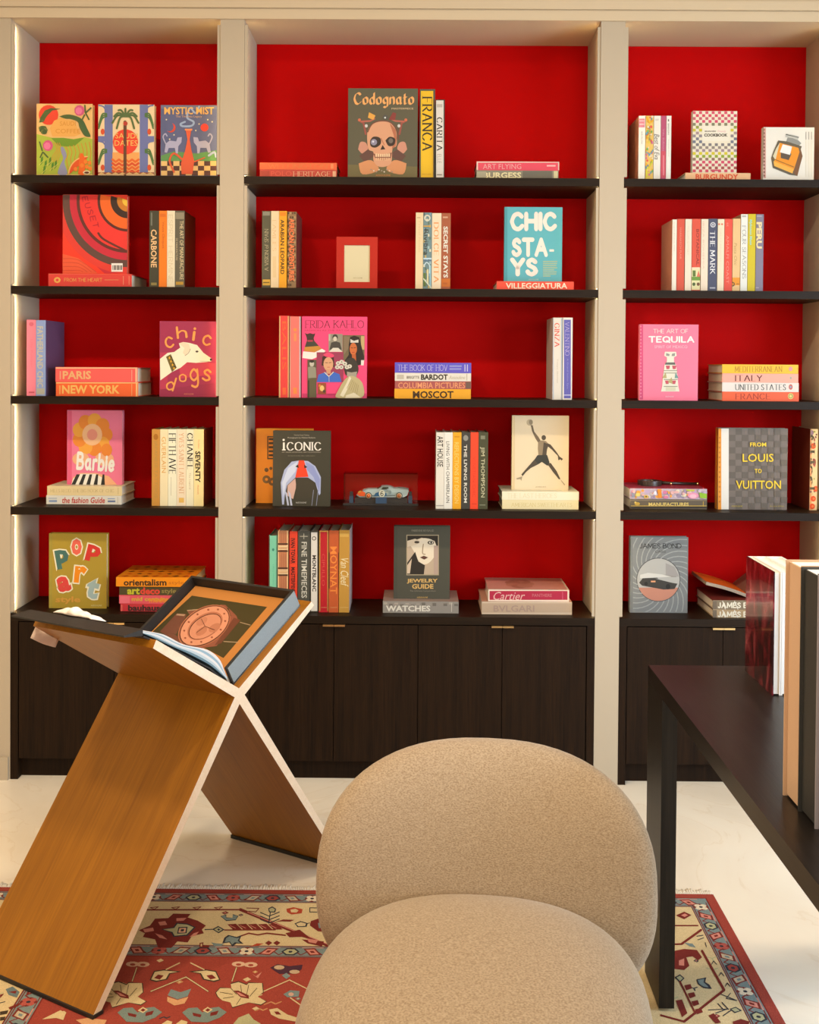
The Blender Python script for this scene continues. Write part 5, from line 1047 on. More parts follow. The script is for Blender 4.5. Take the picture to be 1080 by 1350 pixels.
def a_jump(A):
    A.k(10, 670, 540)
    A.r(42, 88, 85, 1085, 'd9c096'); A.l([(86, 92), (78, 1080)], 3, 'b89c74')
    SK_, DK = '4c4236', '2c2822'
    A.e(285, 170, 42, 42, 'b4a184', 20); A.e(300, 165, 26, 34, '8c7c64', 14)
    A.p([(298, 205), (325, 205), (345, 290), (400, 360), (430, 410), (400, 440), (360, 380), (318, 290)], '6a5a48')
    A.e(470, 370, 30, 34, SK_, 12); A.p([(395, 430), (440, 405), (500, 415), (530, 450), (515, 520), (505, 605), (400, 605), (392, 510)], '8a7860'); A.p([(470, 430), (535, 460), (510, 540), (505, 605), (450, 605)], SK_)
    A.p([(510, 440), (560, 460), (640, 560), (680, 620), (725, 650), (705, 672), (690, 655), (662, 668), (655, 610), (580, 530), (530, 490)], SK_)
    A.p([(388, 600), (515, 598), (545, 690), (545, 740), (510, 735), (445, 690), (400, 720), (330, 750), (320, 700)], '35352f')
    A.p([(345, 660), (400, 720), (300, 770), (240, 820), (190, 878), (175, 855), (240, 780)], SK_); A.p([(520, 720), (560, 700), (640, 810), (690, 915), (670, 920), (590, 820)], SK_)
    A.p([(188, 880), (110, 905), (115, 920), (160, 915), (175, 938)], '9a8a70'); A.p([(690, 918), (750, 985), (745, 1000), (705, 950)], '9a8a70'); A.t('JORDAN', 362, 1013, 498, 1028, '4a3e30')
faceout('beige book cover with a leaping basketball player, standing on two cream books', g, (560, 75, 872, 492), zt, .12, .03, 'dcc7a6', a_jump, **q)

g = 'books on the middle cabinet'; q = dict(sc=9.0, ox=350, oy=690)
def a_plaid(A):
    for k in range(4): A.r(162 + 24 * k, 110, 172 + 24 * k, 1040, 'a86a50')
    for y in (235, 272, 320, 522, 565, 605): A.r(150, y, 266, y + 18, 'd8b488' if y in (272, 565) else '4a3226'); 
    for y in (262, 300, 548, 590): A.r(150, y, 266, y + 12, 'e6cba0')
for x0, x1, yt, c, lab, art, kw in (
    (40, 140, 145, '7cb89c', 'mint green spine at the left end behind the oak stand', many(r_(40, 148, 52, 1040, '5a4a40'), r_(128, 148, 140, 1040, '5a7a68'), lambda A: A.e(92, 312, 14, 18, '3c7a68', 8), t_('Tiffany Windows', 84, 480, 100, 740, '5a9a84', 90)), {}),
    (146, 272, 85, 'b07a58', 'tan plaid spine beside the mint green one', many(r_(148, 88, 162, 1040, 'ddb88a'), r_(256, 88, 270, 1040, 'ddb88a'), a_plaid), {}),
    (282, 380, 95, 'cc4530', 'red and black spine between the plaid and the dark grey ones', many(r_(284, 100, 296, 1040, 'b83c2c'), t_('IVAN TOVAR', 302, 176, 352, 478, '2e1c18', 90, bold=.03), r_(296, 488, 372, 512, 'e04a30'), t_('MASTERPIECES', 304, 520, 352, 860, '4a1c18', 90, bold=.03)), {}),
    (384, 530, 90, '4a4840', 'wide dark grey spine with white capitals', many(t_('FINE TIMEPIECES', 428, 220, 492, 885, 'cfc8b8', 90, bold=.01), r_(408, 150, 502, 158, 'a8a294'), r_(452, 118, 460, 186, 'a8a294')), {}),
    (534, 628, 88, '3f3a30', 'white spine with bold black capitals and a small ring', many(r_(542, 106, 616, 1040, 'd8cfc2'), t_('MONTBLANC', 556, 378, 602, 808, '2c2824', 90, bold=.03), lambda A: A.ring(577, 178, 16, 25, '4c463e')), {}),
    (636, 748, 85, 'a8232a', 'deep red spine with gold edges', many(r_(638, 88, 652, 1040, 'b08a4c'), r_(734, 88, 747, 1040, 'b08a4c'), r_(638, 88, 746, 100, 'c49a50'), t_('CIPULLO', 668, 362, 706, 742, 'c4504a', 90), r_(660, 995, 728, 1000, 'd08a6a')), {}),
    (752, 870, 85, 'b35a34', 'rust orange spine with tall orange letters', many(r_(754, 345, 762, 775, '3a2c24'), r_(864, 345, 870, 775, '3a2c24'), t_('MOYNAT', 768, 275, 850, 838, 'de8746', 90, bold=.01), r_(770, 995, 852, 1000, 'd89868')), {}),
    (874, 998, 80, 'b68a44', 'gold spine with white script at the right end of the group', many(t_('Van Cleef', 892, 415, 985, 750, 'e4d4ac', 90, shear=.3), r_(880, 120, 990, 160, 'c8a058'), r_(885, 995, 985, 1000, 'dcb878')), {'right': 'b8a8a0'})):
    upright(lab, g, x0, x1, yt, CT, .065, .21, c, art, **q, **kw)
q = dict(sc=3.4839, ox=490, oy=670)
def a_watch(A):
    A.r(53, 430, 400, 478, '8c847a')
    for k in range(14): A.r(55 + 25 * k, 432 + (k * 7) % 12, 72 + 25 * k, 442 + (k * 7) % 14, '6c655c' if k % 2 else 'a49a8c')
    A.t('WATCHES', 66, 447, 270, 474, 'd9d0c0', bold=.03); A.r(366, 436, 369, 476, 'c8beb0')
zt = lying('grey book with white capitals lying under the black jewel cover', g, 52, 400, 428, CT, .065, .23, '8c847a', a_watch, top='9a8478', **q)
def a_jew(A):
    A.r(103, 84, 118, 422, '45433a'); A.r(160, 122, 309, 308, 'a8987c'); A.r(164, 126, 305, 304, 'b9a48c')
    A.p([(164, 126), (305, 126), (305, 190), (290, 150), (230, 135), (190, 150), (164, 180)], '2a251f'); A.p([(175, 165), (230, 138), (285, 150), (298, 200), (270, 245), (240, 258), (215, 240), (195, 200)], 'e2d2b8', 1)
    A.p([(164, 250), (200, 200), (215, 245), (245, 262), (240, 304), (164, 304)], '2f2a24'); A.p([(164, 262), (185, 232), (176, 300), (164, 300)], 'cbb59c'); A.p([(164, 150), (200, 140), (222, 150), (210, 168), (164, 178)], 'd8c4a8')
    A.e(272, 158, 15, 9, '3c342a', 12); A.e(273, 158, 10, 6, 'd8cdb8', 10); A.e(274, 158, 5, 5, '241e18', 8); A.e(208, 156, 12, 6, '4a4034', 10); A.l([(238, 165), (234, 205), (246, 212)], 4, '9a846c', 1); A.p([(222, 226), (240, 218), (260, 226), (242, 236)], '5a3c32'); A.r(286, 172, 305, 304, 'b09888')
    A.t('JEWELRY', 162, 324, 304, 346, 'cda86c', bold=.03); A.t('GUIDE', 186, 348, 284, 370, 'cda86c', bold=.03); A.t('The Ultimate Compendium', 176, 376, 294, 385, '8a8272'); A.t('FABIENNE REYBAUD', 184, 98, 286, 107, '96907e'); A.t('ASSOULINE', 208, 406, 258, 413, 'cda86c')
faceout('black book cover with a close-up face photograph, standing on a grey book', g, (102, 83, 360, 424), zt, .115, .035, '4a483d', a_jew, **q)
z_ = lying('pale taupe book under the pink and crimson boxed one', g, 506, 921, 430, CT, .055, .26, 'b49c84', many(t_('BVLGARI', 560, 446, 748, 476, 'a2897a', bold=.02), r_(508, 431, 920, 436, 'cdb8a0'), r_(508, 480, 920, 485, 'cdb8a0')), top='c89a84', **q)
def a_flower(A):
    for k in range(7): A.e(.42 + .09 * math.cos(k * .9), .5 + .22 * math.sin(k * .9), .10, .16, 'a86a58' if k % 2 else 'b87c68', 10)
    A.r(0, 0, 1, .03, 'e6d2bc'); A.r(0, .97, 1, 1, 'e6d2bc'); A.r(.98, 0, 1, 1, 'e6d2bc')
lying('pink book with crimson spine and white script, on the taupe book', g, 536, 908, 375, z_, .06, .25, 'e0ccb8', many(r_(542, 380, 900, 421, 'a02c42'), t_('Cartier', 560, 384, 705, 422, 'd8b0a4', shear=.35, bold=.0), t_('PANTHERE', 738, 393, 828, 407, 'b87878'), r_(876, 384, 879, 420, 'c06070')), top='cf9080', topart=a_flower, **q)

# ================= right bay =================
g = 'books on the topmost shelf of the right bay'; q = dict(sc=7.2, ox=830, oy=145)
def a_swirl(A):
    cs = ('d8a030', 'c8504c', '5a8a9c', 'd8c84c', 'e0d0b8', 'c06a8c', '6aa05a'); rnd = random.Random(3)
    for k in range(60):
        y = 60 + 590 * rnd.random(); x = 157 + 62 * rnd.random(); A.e(x, y, 4 + 7 * rnd.random(), 6 + 10 * rnd.random(), cs[k % 7], 7)
    A.l([(160, 640), (165, 560), (195, 530), (222, 480)], 9, 'c8c838', 1); A.l([(160, 400), (195, 420), (222, 380)], 9, '5a9aac', 1); A.l([(165, 70), (190, 120), (222, 100)], 14, 'dca42c', 1); A.t('Zeng Fanzhi', 180, 180, 202, 300, '8a7a5c', 90)
for x0, x1, c, lab, art, kw in (
    (86, 150, 'e4dcce', 'white spine with a red block at its top, left end of the group', many(r_(88, 82, 146, 165, 'cc8088'), r_(94, 100, 140, 108, 'e6c4c0'), r_(94, 132, 140, 140, 'e6c4c0'), t_('BARCELONA', 110, 205, 126, 325, '8c9088', 90)), {'left': '8a5a48'}),
    (152, 228, 'd8b468', 'multicoloured swirling spine', a_swirl, {}),
    (230, 296, 'e2dacc', 'white spine with handwritten black script', many(t_('Best of Eva', 236, 228, 284, 470, '4c4840', 90, shear=.25), r_(246, 85, 280, 90, 'a8a498'), r_(246, 96, 276, 100, 'a8a498')), {}),
    (297, 348, 'a8506a', 'mauve pink spine beside the last thin white one', many(t_('Villa Balbiano', 315, 180, 331, 400, 'c890a0', 90), r_(298, 390, 346, 640, 'b8505c'), r_(318, 430, 330, 620, 'd08088')), {}),
    (349, 396, 'e2dccf', 'thin white spine at the right end of the group', many(t_('BARAGAN', 364, 130, 378, 235, '4a463e', 90), t_('Photographs by Fred', 366, 280, 376, 440, 'a49e90', 90), r_(366, 88, 376, 108, '4a463e')), {})):
    upright(lab, g, x0, x1, 55, Z1_, .06, .21, c, art, **q, **kw)
zt = lying('thin cream book with red letters under the checked cover', g, 530, 1150, 598, Z1_, .07, .20, 'e2b68c', many(t_('BURGUNDY', 628, 608, 1034, 662, 'c8502e', bold=.03)), **q)
def a_check(A):
    rows = ['c85468', 'c0475c', 'b8606a', 'c4506a', '7c7a60', '8c9448', 'c0b440', 'a08a88', '8c8284', '70707c', '70727c', '7a7474', '8c8078', '9a8488', 'c4b434', '8a9a34', '8a6e60', 'c04e64', 'b05460', '98504c', 'c04e60']
    w = 420 / 14
    for j, c in enumerate(rows):
        y = 12 + j * 27.6
        po = []
        for i in range(14):
            if (i + j) % 2 == 0:
                x = 600 + i * w
                if 8 < j + 3.9 < 14 and 685 < x + w / 2 < 955: continue
                po.append([(x + .5, y + 3), (x + 3, y + .3), (x + w - 3, y + .3), (x + w - .5, y + 3), (x + w - .5, y + 24.6), (x + w - 3, y + 27.3), (x + 3, y + 27.3), (x + .5, y + 24.6)])
        A.raw(po, c)
    A.r(690, 150, 952, 295, 'e6dcc8'); A.t('BEGINNERS', 715, 196, 822, 210, '5c5448', bold=.03); A.t('Friends', 835, 192, 915, 212, 'd8a0a0', shear=.3); A.t('COOKBOOK', 708, 224, 932, 254, '4a4238', bold=.05); A.r(770, 566, 850, 580, 'b84e60')
faceout('checked red, green and grey book cover with a white title panel', g, (600, 10, 1020, 600), zt, .11, .03, 'e4d8c0', a_check, **q)
q = dict(sc=3.8571, ox=800, oy=40)
def a_perf(A):
    A.r(797, 495, 810, 752, 'c49a8c')
    for k in range(14): A.e(801, 505 + 18 * k, 4, 6, '6a3c30', 6)
    for x in (1012, 1026, 1040): A.r(x, 516, x + 3, 556, '8a8478'); A.r(x, 560, x + 2, 745, 'd0c6b2')
    A.p([(912, 525), (940, 530), (978, 540), (972, 560), (940, 552), (908, 542)], 'b8b4a8'); A.p([(920, 545), (945, 548), (975, 560), (990, 575), (975, 590), (912, 568)], '8a8880'); A.l([(912, 530), (975, 545)], 4, '4a4842')
    A.p([(872, 560), (915, 565), (992, 590), (985, 610), (995, 640), (970, 740), (930, 735), (845, 700), (836, 650), (850, 610)], '5c5240'); A.p([(880, 572), (975, 598), (980, 620), (950, 715), (850, 680), (858, 630)], 'd88c24'); A.p([(862, 600), (880, 572), (858, 660), (845, 640)], 'cfc4a4'); A.p([(848, 665), (950, 705), (945, 728), (852, 690)], 'e8a84c'); A.l([(838, 650), (950, 695)], 4, '7a5a20'); A.p([(985, 600), (996, 640), (968, 742), (950, 725), (975, 640)], '6e4a2c')
    A.p([(885, 615), (940, 628), (925, 660), (885, 650)], '54483a'); A.p([(895, 580), (942, 592), (932, 634), (880, 620)], 'e4e0d8')
faceout('white book cover with an amber perfume bottle, right end of the shelf', g, (797, 493, 1055, 752), Z1_, .06, .03, 'e0d8ca', a_perf, **q)

g = 'books on the second shelf of the right bay'; q = dict(sc=7.4483, ox=865, oy=280)
for x0, x1, yt, c, lab, art, kw in (
    (158, 203, 70, 'e2d6c4', 'white spine beside a pinkish side cover, left end of the group', many(t_('Capri Dolce Vita', 172, 95, 186, 380, 'b8ac9c', 90)), {'left': 'c08a74'}),
    (205, 280, 64, 'c0533f', 'red spine second from the left of the group', many(t_('MARRAKECH FLAIR', 232, 150, 250, 460, 'd08a78', 90)), {}),
    (285, 350, 66, 'e0d0ba', 'cream spine between the plain red and the red-green spines', many(t_('TULUM GYPSET', 308, 130, 322, 420, 'cabca6', 90)), {}),
    (352, 438, 64, 'c4523e', 'red spine with a small green and white picture at its foot', many(t_('BOTANICAL', 396, 165, 424, 520, '7c2c22', 90, bold=.01), r_(350, 540, 436, 560, 'e2ccac'), r_(350, 560, 436, 760, 'd8cfa0'), r_(352, 632, 434, 668, '6a8a3c'), r_(360, 570, 390, 630, '5c6c34'), lambda A: [A.e(372, 705, 16, 18, '4a5a34', 8), A.e(415, 705, 16, 18, '6a4a34', 8), A.p([(400, 632), (418, 570), (436, 632)], 'c86a54')]), {}),
    (442, 512, 66, 'e0cdb6', 'cream pink spine left of the dark grey one', many(t_('IBIZA BOHEMIA', 458, 90, 474, 560, 'ceb09a', 90)), {}),
    (514, 600, 62, '46485a', 'dark blue-grey spine with white capitals', many(w_('THE MARK', 532, 180, 580, 605, 'dcd8d4', 90, 'serif'), lambda A: [A.ring(560, 122, 16, 26, 'c8c4c4'), A.e(560, 122, 9, 9, 'c8c4c4', 8)], r_(528, 735, 582, 748, 'a8a8b0')), {}),
    (604, 670, 66, 'e0cfb4', 'cream spine with small red marks at its top', many(r_(612, 108, 630, 124, 'c86a54'), r_(640, 108, 658, 124, 'c86a54'), t_('PALM BEACH', 628, 160, 644, 480, 'd4c4ac', 90)), {}),
    (672, 750, 64, 'cc4f3e', 'coral red spine with pink capitals', many(t_('AMALFI COAST', 690, 225, 716, 700, 'dc8c7a', 90), t_('st', 694, 100, 712, 140, 'dc8c7a', 90)), {}),
    (752, 828, 62, 'd8b482', 'tan spine with a small orange picture at its foot', many(t_('Pasta Chic', 768, 300, 796, 520, 'a88a58', 90, shear=.2), r_(750, 640, 824, 716, 'd8902c'), lambda A: A.ring(752, 705, 12, 22, '4c3a24'), r_(790, 700, 816, 706, '6a4a20')), {}),
    (832, 900, 18, 'dcd8cc', 'taller white spine with dark serif capitals', many(w_('FOUR SEASONS', 848, 125, 884, 650, '5c5a56', 90, 'light'), r_(846, 30, 886, 46, 'a8a498')), {'left': 'd8b08c'}),
    (902, 978, 16, 'c2ae1e', 'yellow-green spine', many(t_('Mykonos Muse', 914, 68, 944, 320, '98c4b4', 90, bold=.03, shear=.2)), {}),
    (980, 1056, 18, '7a7280', 'grey-violet spine with cream letters, right end of the group', many(t_('PERU', 986, 95, 1040, 355, 'e2cb9c', 90, bold=.04), r_(990, 30, 1040, 44, '9c949c'), r_(980, 735, 1010, 745, 'a89c9c')), {})):
    upright(lab, g, x0, x1, yt, Z2_, .06, .20, c, art, **q, **kw)

g = 'books on the third shelf of the right bay'; q = dict(sc=3.8571, ox=800, oy=400)
def a_teq(A):
    A.r(169, 108, 185, 488, 'b8486a')
    for k in range(22): A.r(171, 114 + 17 * k, 176, 120 + 17 * k, 'd890a0')
    A.w('THE ART OF', 236, 130, 414, 152, 'e6d0c8', 0, 'mono'); A.w('TEQUILA', 212, 166, 446, 202, 'f0dcd4', 0, 'brush'); A.t('SPIRIT OF MEXICO', 242, 214, 410, 228, 'f4c0ca')
    A.p([(296, 246), (352, 246), (356, 266), (342, 274), (342, 296), (352, 312), (360, 370), (364, 420), (370, 448), (276, 448), (282, 420), (286, 370), (294, 312), (306, 296), (306, 274), (292, 266)], 'd8d0bc')
    A.p([(300, 300), (346, 300), (350, 312), (296, 312)], '5c5a54'); A.p([(302, 252), (320, 258), (318, 268), (302, 266)], '8a867c'); A.p([(332, 256), (348, 252), (346, 268), (330, 268)], '8a867c')
    for x, y in ((300, 316), (332, 316), (296, 392), (330, 392)): A.p([(x, y), (x + 22, y), (x + 18, y + 18), (x + 4, y + 18)], 'b0505a')
    for y in (340, 352, 385, 420): A.r(290, y, 360, y + 4, '8a8474')
    A.p([(282, 380), (300, 350), (305, 380)], 'a89a6c'); A.p([(345, 380), (350, 350), (366, 380)], '6c8a84'); A.p([(310, 400), (330, 375), (336, 410)], 'a89a6c'); A.r(300, 425, 350, 445, 'c8bfa4'); A.t('ASSOULINE', 298, 470, 340, 477, 'ecc8cc')
faceout('pink book cover with white lettering and a patterned white bottle', g, (168, 107, 465, 490), Z3_, .05, .03, 'ee788c', a_teq, **q)
z_ = Z3_
for yt, x1, c, s_, tx0, tx1, tc, lab in ((450, 978, 'd86038', 'FRANCE', 652, 832, '9c3a1c', 'orange book at the bottom of the pile of four'), (403, 977, 'd8ccc0', 'UNITED STATES', 652, 912, '4c4a46', 'white book second from the bottom of the pile of four'), (357, 975, 'e0a08c', 'ITALY', 650, 792, '5c2c22', 'pale pink book second from the top of the pile of four'), (311, 975, 'dcae34', 'MEDITERRANEAN', 650, 894, 'a07a20', 'yellow book on top of the pile of four')):
    def art(A, yt=yt, s_=s_, tx0=tx0, tx1=tx1, tc=tc):
        A.w(s_, tx0, yt + 8, tx1, yt + 38, tc, 0, 'serif'); x, y = 936, yt + 22
        if s_ == 'FRANCE': A.e(x, y, 14, 15, 'd8c878'); A.ring(x, y, 8, 11, '6a6a3c')
        elif s_ == 'UNITED STATES': A.e(x, y, 10, 14, 'b85a4c'); A.e(x, y, 5, 6, '8a98a4')
        elif s_ == 'ITALY': A.e(x, y, 5, 7, '9aa08c')
        else: A.e(x, y, 10, 11, 'c48a8c'); A.r(970, yt + 14, 972, yt + 26, 'b0882c')
    z_ = lying(lab, g, 588, x1, yt, z_, .05, .23, c, art, **q)

g = 'books on the lowest shelf of the right bay'; q = dict(sc=8.3077, ox=815, oy=625)
z_ = lying('dark book with gold lettering at the bottom, under the floral book', g, 132, 975, 275, Z4_, .10, .24, '5c5040', many(r_(134, 280, 974, 292, '7c6c58'), r_(140, 345, 970, 352, 'c4a040'), r_(134, 358, 974, 376, '2c241c'), t_('MANUFACTURES', 335, 312, 775, 350, 'cfb46c', bold=.03), lambda A: [A.e(210, 325, 30, 18, 'b89440', 10), A.e(190, 310, 12, 10, 'd8b868', 8)], r_(930, 300, 936, 355, 'c4a040')), **q)
def a_flor(A):
    cs = ('9a8898', 'd8a8a0', 'c8b4b8', 'dc9a4c', 'c87890', '8c8894', 'd8ccb0', 'b49cb0'); rnd = random.Random(5)
    for k in range(90): A.e(150 + 815 * rnd.random(), 175 + 85 * rnd.random(), 10 + 22 * rnd.random(), 8 + 14 * rnd.random(), cs[k % 8], 7)
    A.p([(430, 165), (470, 160), (480, 260), (440, 262)], 'd8862c'); A.e(820, 235, 60, 34, 'd890a4', 12); A.e(820, 240, 38, 22, 'e0b0b8', 10); A.p([(885, 200), (970, 215), (970, 266), (900, 262)], '8cae34'); A.e(305, 245, 24, 18, 'd8b04c', 9); A.e(305, 245, 11, 9, '4a3a2c', 8); A.e(215, 225, 30, 20, 'd4c070', 8); A.e(405, 205, 16, 24, 'dcd4d8', 8); A.p([(740, 165), (840, 170), (830, 190), (750, 182)], 'b8b84c')
zf = lying('floral patterned book under the magnifying glass', g, 130, 975, 160, z_, .10, .25, 'b8a4a8', a_flor, top='a84858', **q)
q = dict(sc=7.7143, ox=940, oy=555)
def a_check2(A):
    for i in range(9):
        for j in range(13):
            if (i + j) % 2: A.r(165 + 65.5 * i, 78 + 63 * j, 165 + 65.5 * (i + 1), 78 + 63 * (j + 1), '5a5046')
    A.r(82, 76, 160, 898, 'd8d0c4'); A.r(50, 76, 84, 898, 'd08a30')
    for k in range(14): A.r(60, 160 + 50 * k, 74, 178 + 50 * k, 'a86a20')
    YL = 'e0bd38'
    A.t('FROM', 376, 218, 540, 260, YL, bold=.02); A.t('LOUIS', 300, 333, 616, 415, YL, bold=.01); A.t('TO', 422, 486, 494, 530, YL, bold=.02); A.t('VUITTON', 232, 604, 690, 690, YL, bold=.01); A.t('ASSOULINE', 186, 858, 300, 872, 'b8a040'); A.t('the new edition', 575, 858, 722, 870, 'b8a040')
faceout('brown checked book cover with large yellow lettering and white spine band', g, (50, 74, 758, 898), Z4_, .10, .04, '6b5f56', a_check2, spine='c07a28', **q)
def a_flow2(A):
    rnd = random.Random(9); A.r(985, 82, 1005, 905, 'd8a884')
    for k in range(26): A.e(992 + 70 * rnd.random(), 95 + 800 * rnd.random(), 7 + 8 * rnd.random(), 7 + 8 * rnd.random(), ('6a4a5c', 'c8847c', '8a9a5c', 'cfc4b0', '5c4c44')[k % 5], 7)
    for x, y in ((1020, 255), (1045, 690), (1020, 790), (965, 868)): A.e(max(x, 1010), y, 28, 30, 'd05a40', 9); A.e(max(x, 1010) + 5, y, 12, 12, 'e08a60', 7)
    A.e(1000, 120, 26, 30, '7c6a8c', 8); A.e(1030, 420, 18, 40, '8c4c54', 8)
    A.w('GUccI', 958 + 14, 140, 1036, 710, '3a3a38', 90, 'serif')
upright('floral white spine with dark letters at the right end of the lowest shelf', g, 988, 1066, 82, Z4_, .10, .22, 'e0d2bc', a_flow2, left='5c2a1c', **q)

g = 'books on the right cabinet'; q = dict(sc=3.8571, ox=800, oy=680)
def a_tunnel(A):
    A.r(121, 110, 132, 490, '6a6a68'); cx, cy = 258, 325; po = []
    for k in range(26):
        a = 2 * math.pi * k / 26; pts = []
        for i in range(9):
            t = i / 8; r = 104 + 150 * t; an = a + 1.0 * t; pts.append((cx + r * math.cos(an), cy + r * math.sin(an)))
        w = 2.2
        for p0, p1 in zip(pts, pts[1:]):
            dx, dy = p1[0] - p0[0], p1[1] - p0[1]; L_ = math.hypot(dx, dy); nx, ny = -dy / L_ * w, dx / L_ * w
            po.append([(p0[0] - nx, p0[1] - ny), (p1[0] - nx * 1.3, p1[1] - ny * 1.3), (p1[0] + nx * 1.3, p1[1] + ny * 1.3), (p0[0] + nx, p0[1] + ny)])
    A.raw(A.clip(po, 134, 112, 410, 488), '93948f')
    A.e(cx + 5, cy, 112, 112, '4c4c4a', 36); A.e(cx + 5, cy, 108, 108, 'a8a49c', 36)
    A.raw(A.clip([[(cx + 5 + 108 * math.cos(t), cy + 108 * math.sin(t)) for t in [2 * math.pi * k / 40 for k in range(40)]]], 150, 365, 380, 440), 'b07c68'); A.r(185, 300, 355, 312, '8c867e'); A.p([(300, 240), (345, 260), (368, 310), (300, 300)], '948e88')
    A.p([(165, 340), (185, 315), (225, 312), (250, 320), (330, 340), (360, 345), (345, 372), (290, 375), (180, 355)], '35332f'); A.p([(200, 316), (215, 303), (250, 305), (262, 320)], '4c4a46'); A.e(312, 360, 12, 14, '1c1a18', 10); A.e(200, 345, 9, 10, '1c1a18', 9); A.r(225, 330, 248, 338, 'd89a70'); A.p([(170, 300), (210, 290), (280, 298), (330, 310), (170, 318)], 'c8c2b8')
    A.w('JAMES BOND', 168, 140, 380, 166, '1e1e1c', 0, 'mono'); A.w('CARS', 246, 176, 300, 188, '3a3a38', 0, 'mono')
faceout('grey book cover with a swirl of lines around a car photograph', g, (120, 108, 413, 493), CT, .11, .035, '747472', a_tunnel, **q)
def a_jb(col_, yt):
    def f(A): A.w('JAMES BOND', 565, yt + 10, 800, yt + 40, col_, 0, 'brush'); A.r(541, yt + 3, 560, yt + 44, '6a5c4c'); A.l([(590, yt + 4), (604, yt + 46)], 4, 'd8d0c0'); A.l([(650, yt + 4), (668, yt + 46)], 4, 'd8d0c0')
    return f
z_ = lying('beige and grey book at the bottom, beneath the open orange book', g, 541, 950, 478, CT, .03, .27, 'a08868', a_jb('dcd2bc', 476), top='6a3c2c', **q)
zj = lying('grey-brown book second up, directly beneath the open orange book', g, 540, 948, 431, z_, .03, .27, '7c6c58', a_jb('dcd2bc', 430), top='6c2c24', **q)
def open_book():
    X0 = 1.295; y0, y1 = .07, .31; zb = zj + .002
    rt = thing('open_book', 'open book with orange endpaper and brown rippled page, lying on the grey-brown books', 'book', (X0, .19, zj), None)
    ORG = paper('d0601c', .5); BRN = plain('brown_ripple_print', (.20, .11, .08), .4)
    def wing(sign, L_, rise, bul, top, nm, yb0, yb1):
        n = 12; up = []; lo = []
        for i in range(n + 1):
            t = i / n; x = X0 + sign * L_ * t; z = zb + .012 + rise * t + bul * math.sin(math.pi * min(1, t * 1.05)) ; up.append((x, z)); lo.append((x + sign * .002, z - .012))
        b = MB(); pl = up + lo[::-1]; PGm = paper('9a8a78')
        b.mesh([(x, y, z) for y in (yb0, yb1) for x, z in pl], [tuple(range(len(pl))), tuple(range(2 * len(pl) - 1, len(pl) - 1, -1))] + [(i, (i + 1) % len(pl), len(pl) + (i + 1) % len(pl), len(pl) + i) for i in range(len(pl))], PGm)
        for i in range(n): b.face([(up[i][0], yb0 + .002, up[i][1] + .0004), (up[i + 1][0], yb0 + .002, up[i + 1][1] + .0004), (up[i + 1][0], yb1 - .002, up[i + 1][1] + .0004), (up[i][0], yb1 - .002, up[i][1] + .0004)], top)
        if nm == 'rippled_page':
            for k in range(6): 
                for i in range(1, n): 
                    yy = yb0 + .02 + k * .036 + .01 * math.sin(i * .8 + k); y2 = yb0 + .02 + k * .036 + .01 * math.sin((i + 1) * .8 + k)
                    if i + 1 <= n: b.face([(up[i][0], yy, up[i][1] + .0009), (up[i + 1][0], y2, up[i + 1][1] + .0009), (up[i + 1][0], y2 + .006, up[i + 1][1] + .0009), (up[i][0], yy + .006, up[i][1] + .0009)], paper('9c8878'))
        b.build(nm, rt)
    wing(-1, .165, .050, .004, ORG, 'orange_endpaper', y0, y1); wing(1, .21, .085, .028, BRN, 'rippled_page', y0, y1)
open_book()
# ------------------------------------------------------------------ small things on the shelves
def red_frame():
    Y = .12; k = K(4.32, 310, 250); x0, y0, x1, y1 = k(578, 268, 812, 560); i0, j0, i1, j1 = k(622, 316, 767, 526)
    a, c = atY(x0, y0, Y), atY(x1, y0, Y); p, q = atY(i0, j0, Y), atY(i1, j1, Y); zb = Z2_ + G_; zt = a.z
    rt = thing('picture_frame', 'small red frame holding a blank cream card on the second middle shelf', 'picture frame', ((a.x + c.x) / 2, Y + .01, zb))
    fr = plain('red_lacquer_frame', (.42, .022, .012), .6, spec=.15); b = MB()
    b.box(a.x, p.x, Y, Y + .016, zb, zt, fr); b.box(q.x, c.x, Y, Y + .016, zb, zt, fr); b.box(p.x, q.x, Y, Y + .016, zb, q.z, fr); b.box(p.x, q.x, Y, Y + .016, p.z, zt, fr); b.build('frame', rt)
    b = MB(); b.box(p.x, q.x, Y + .004, Y + .008, q.z, p.z, paper('d8c9a4')); A = front_art(b, Y + .004); A.k(4.32, 310, 250); A.t('ASSOULINE', 672, 500, 725, 506, '8a7a5a'); b.build('card', rt)
    b = MB(); b.box((p.x + q.x) / 2 - .012, (p.x + q.x) / 2 + .012, Y + .016, Y + .06, zb, zb + .004, fr); b.box((p.x + q.x) / 2 - .012, (p.x + q.x) / 2 + .012, Y + .056, Y + .06, zb + .004, zb + .03, fr)
    b.face([((p.x + q.x) / 2 - .012, Y + .0165, zt - .05), ((p.x + q.x) / 2 + .012, Y + .0165, zt - .05), ((p.x + q.x) / 2 + .012, Y + .058, zb + .03), ((p.x + q.x) / 2 - .012, Y + .058, zb + .03)], fr); b.build('easel_back', rt)
red_frame()
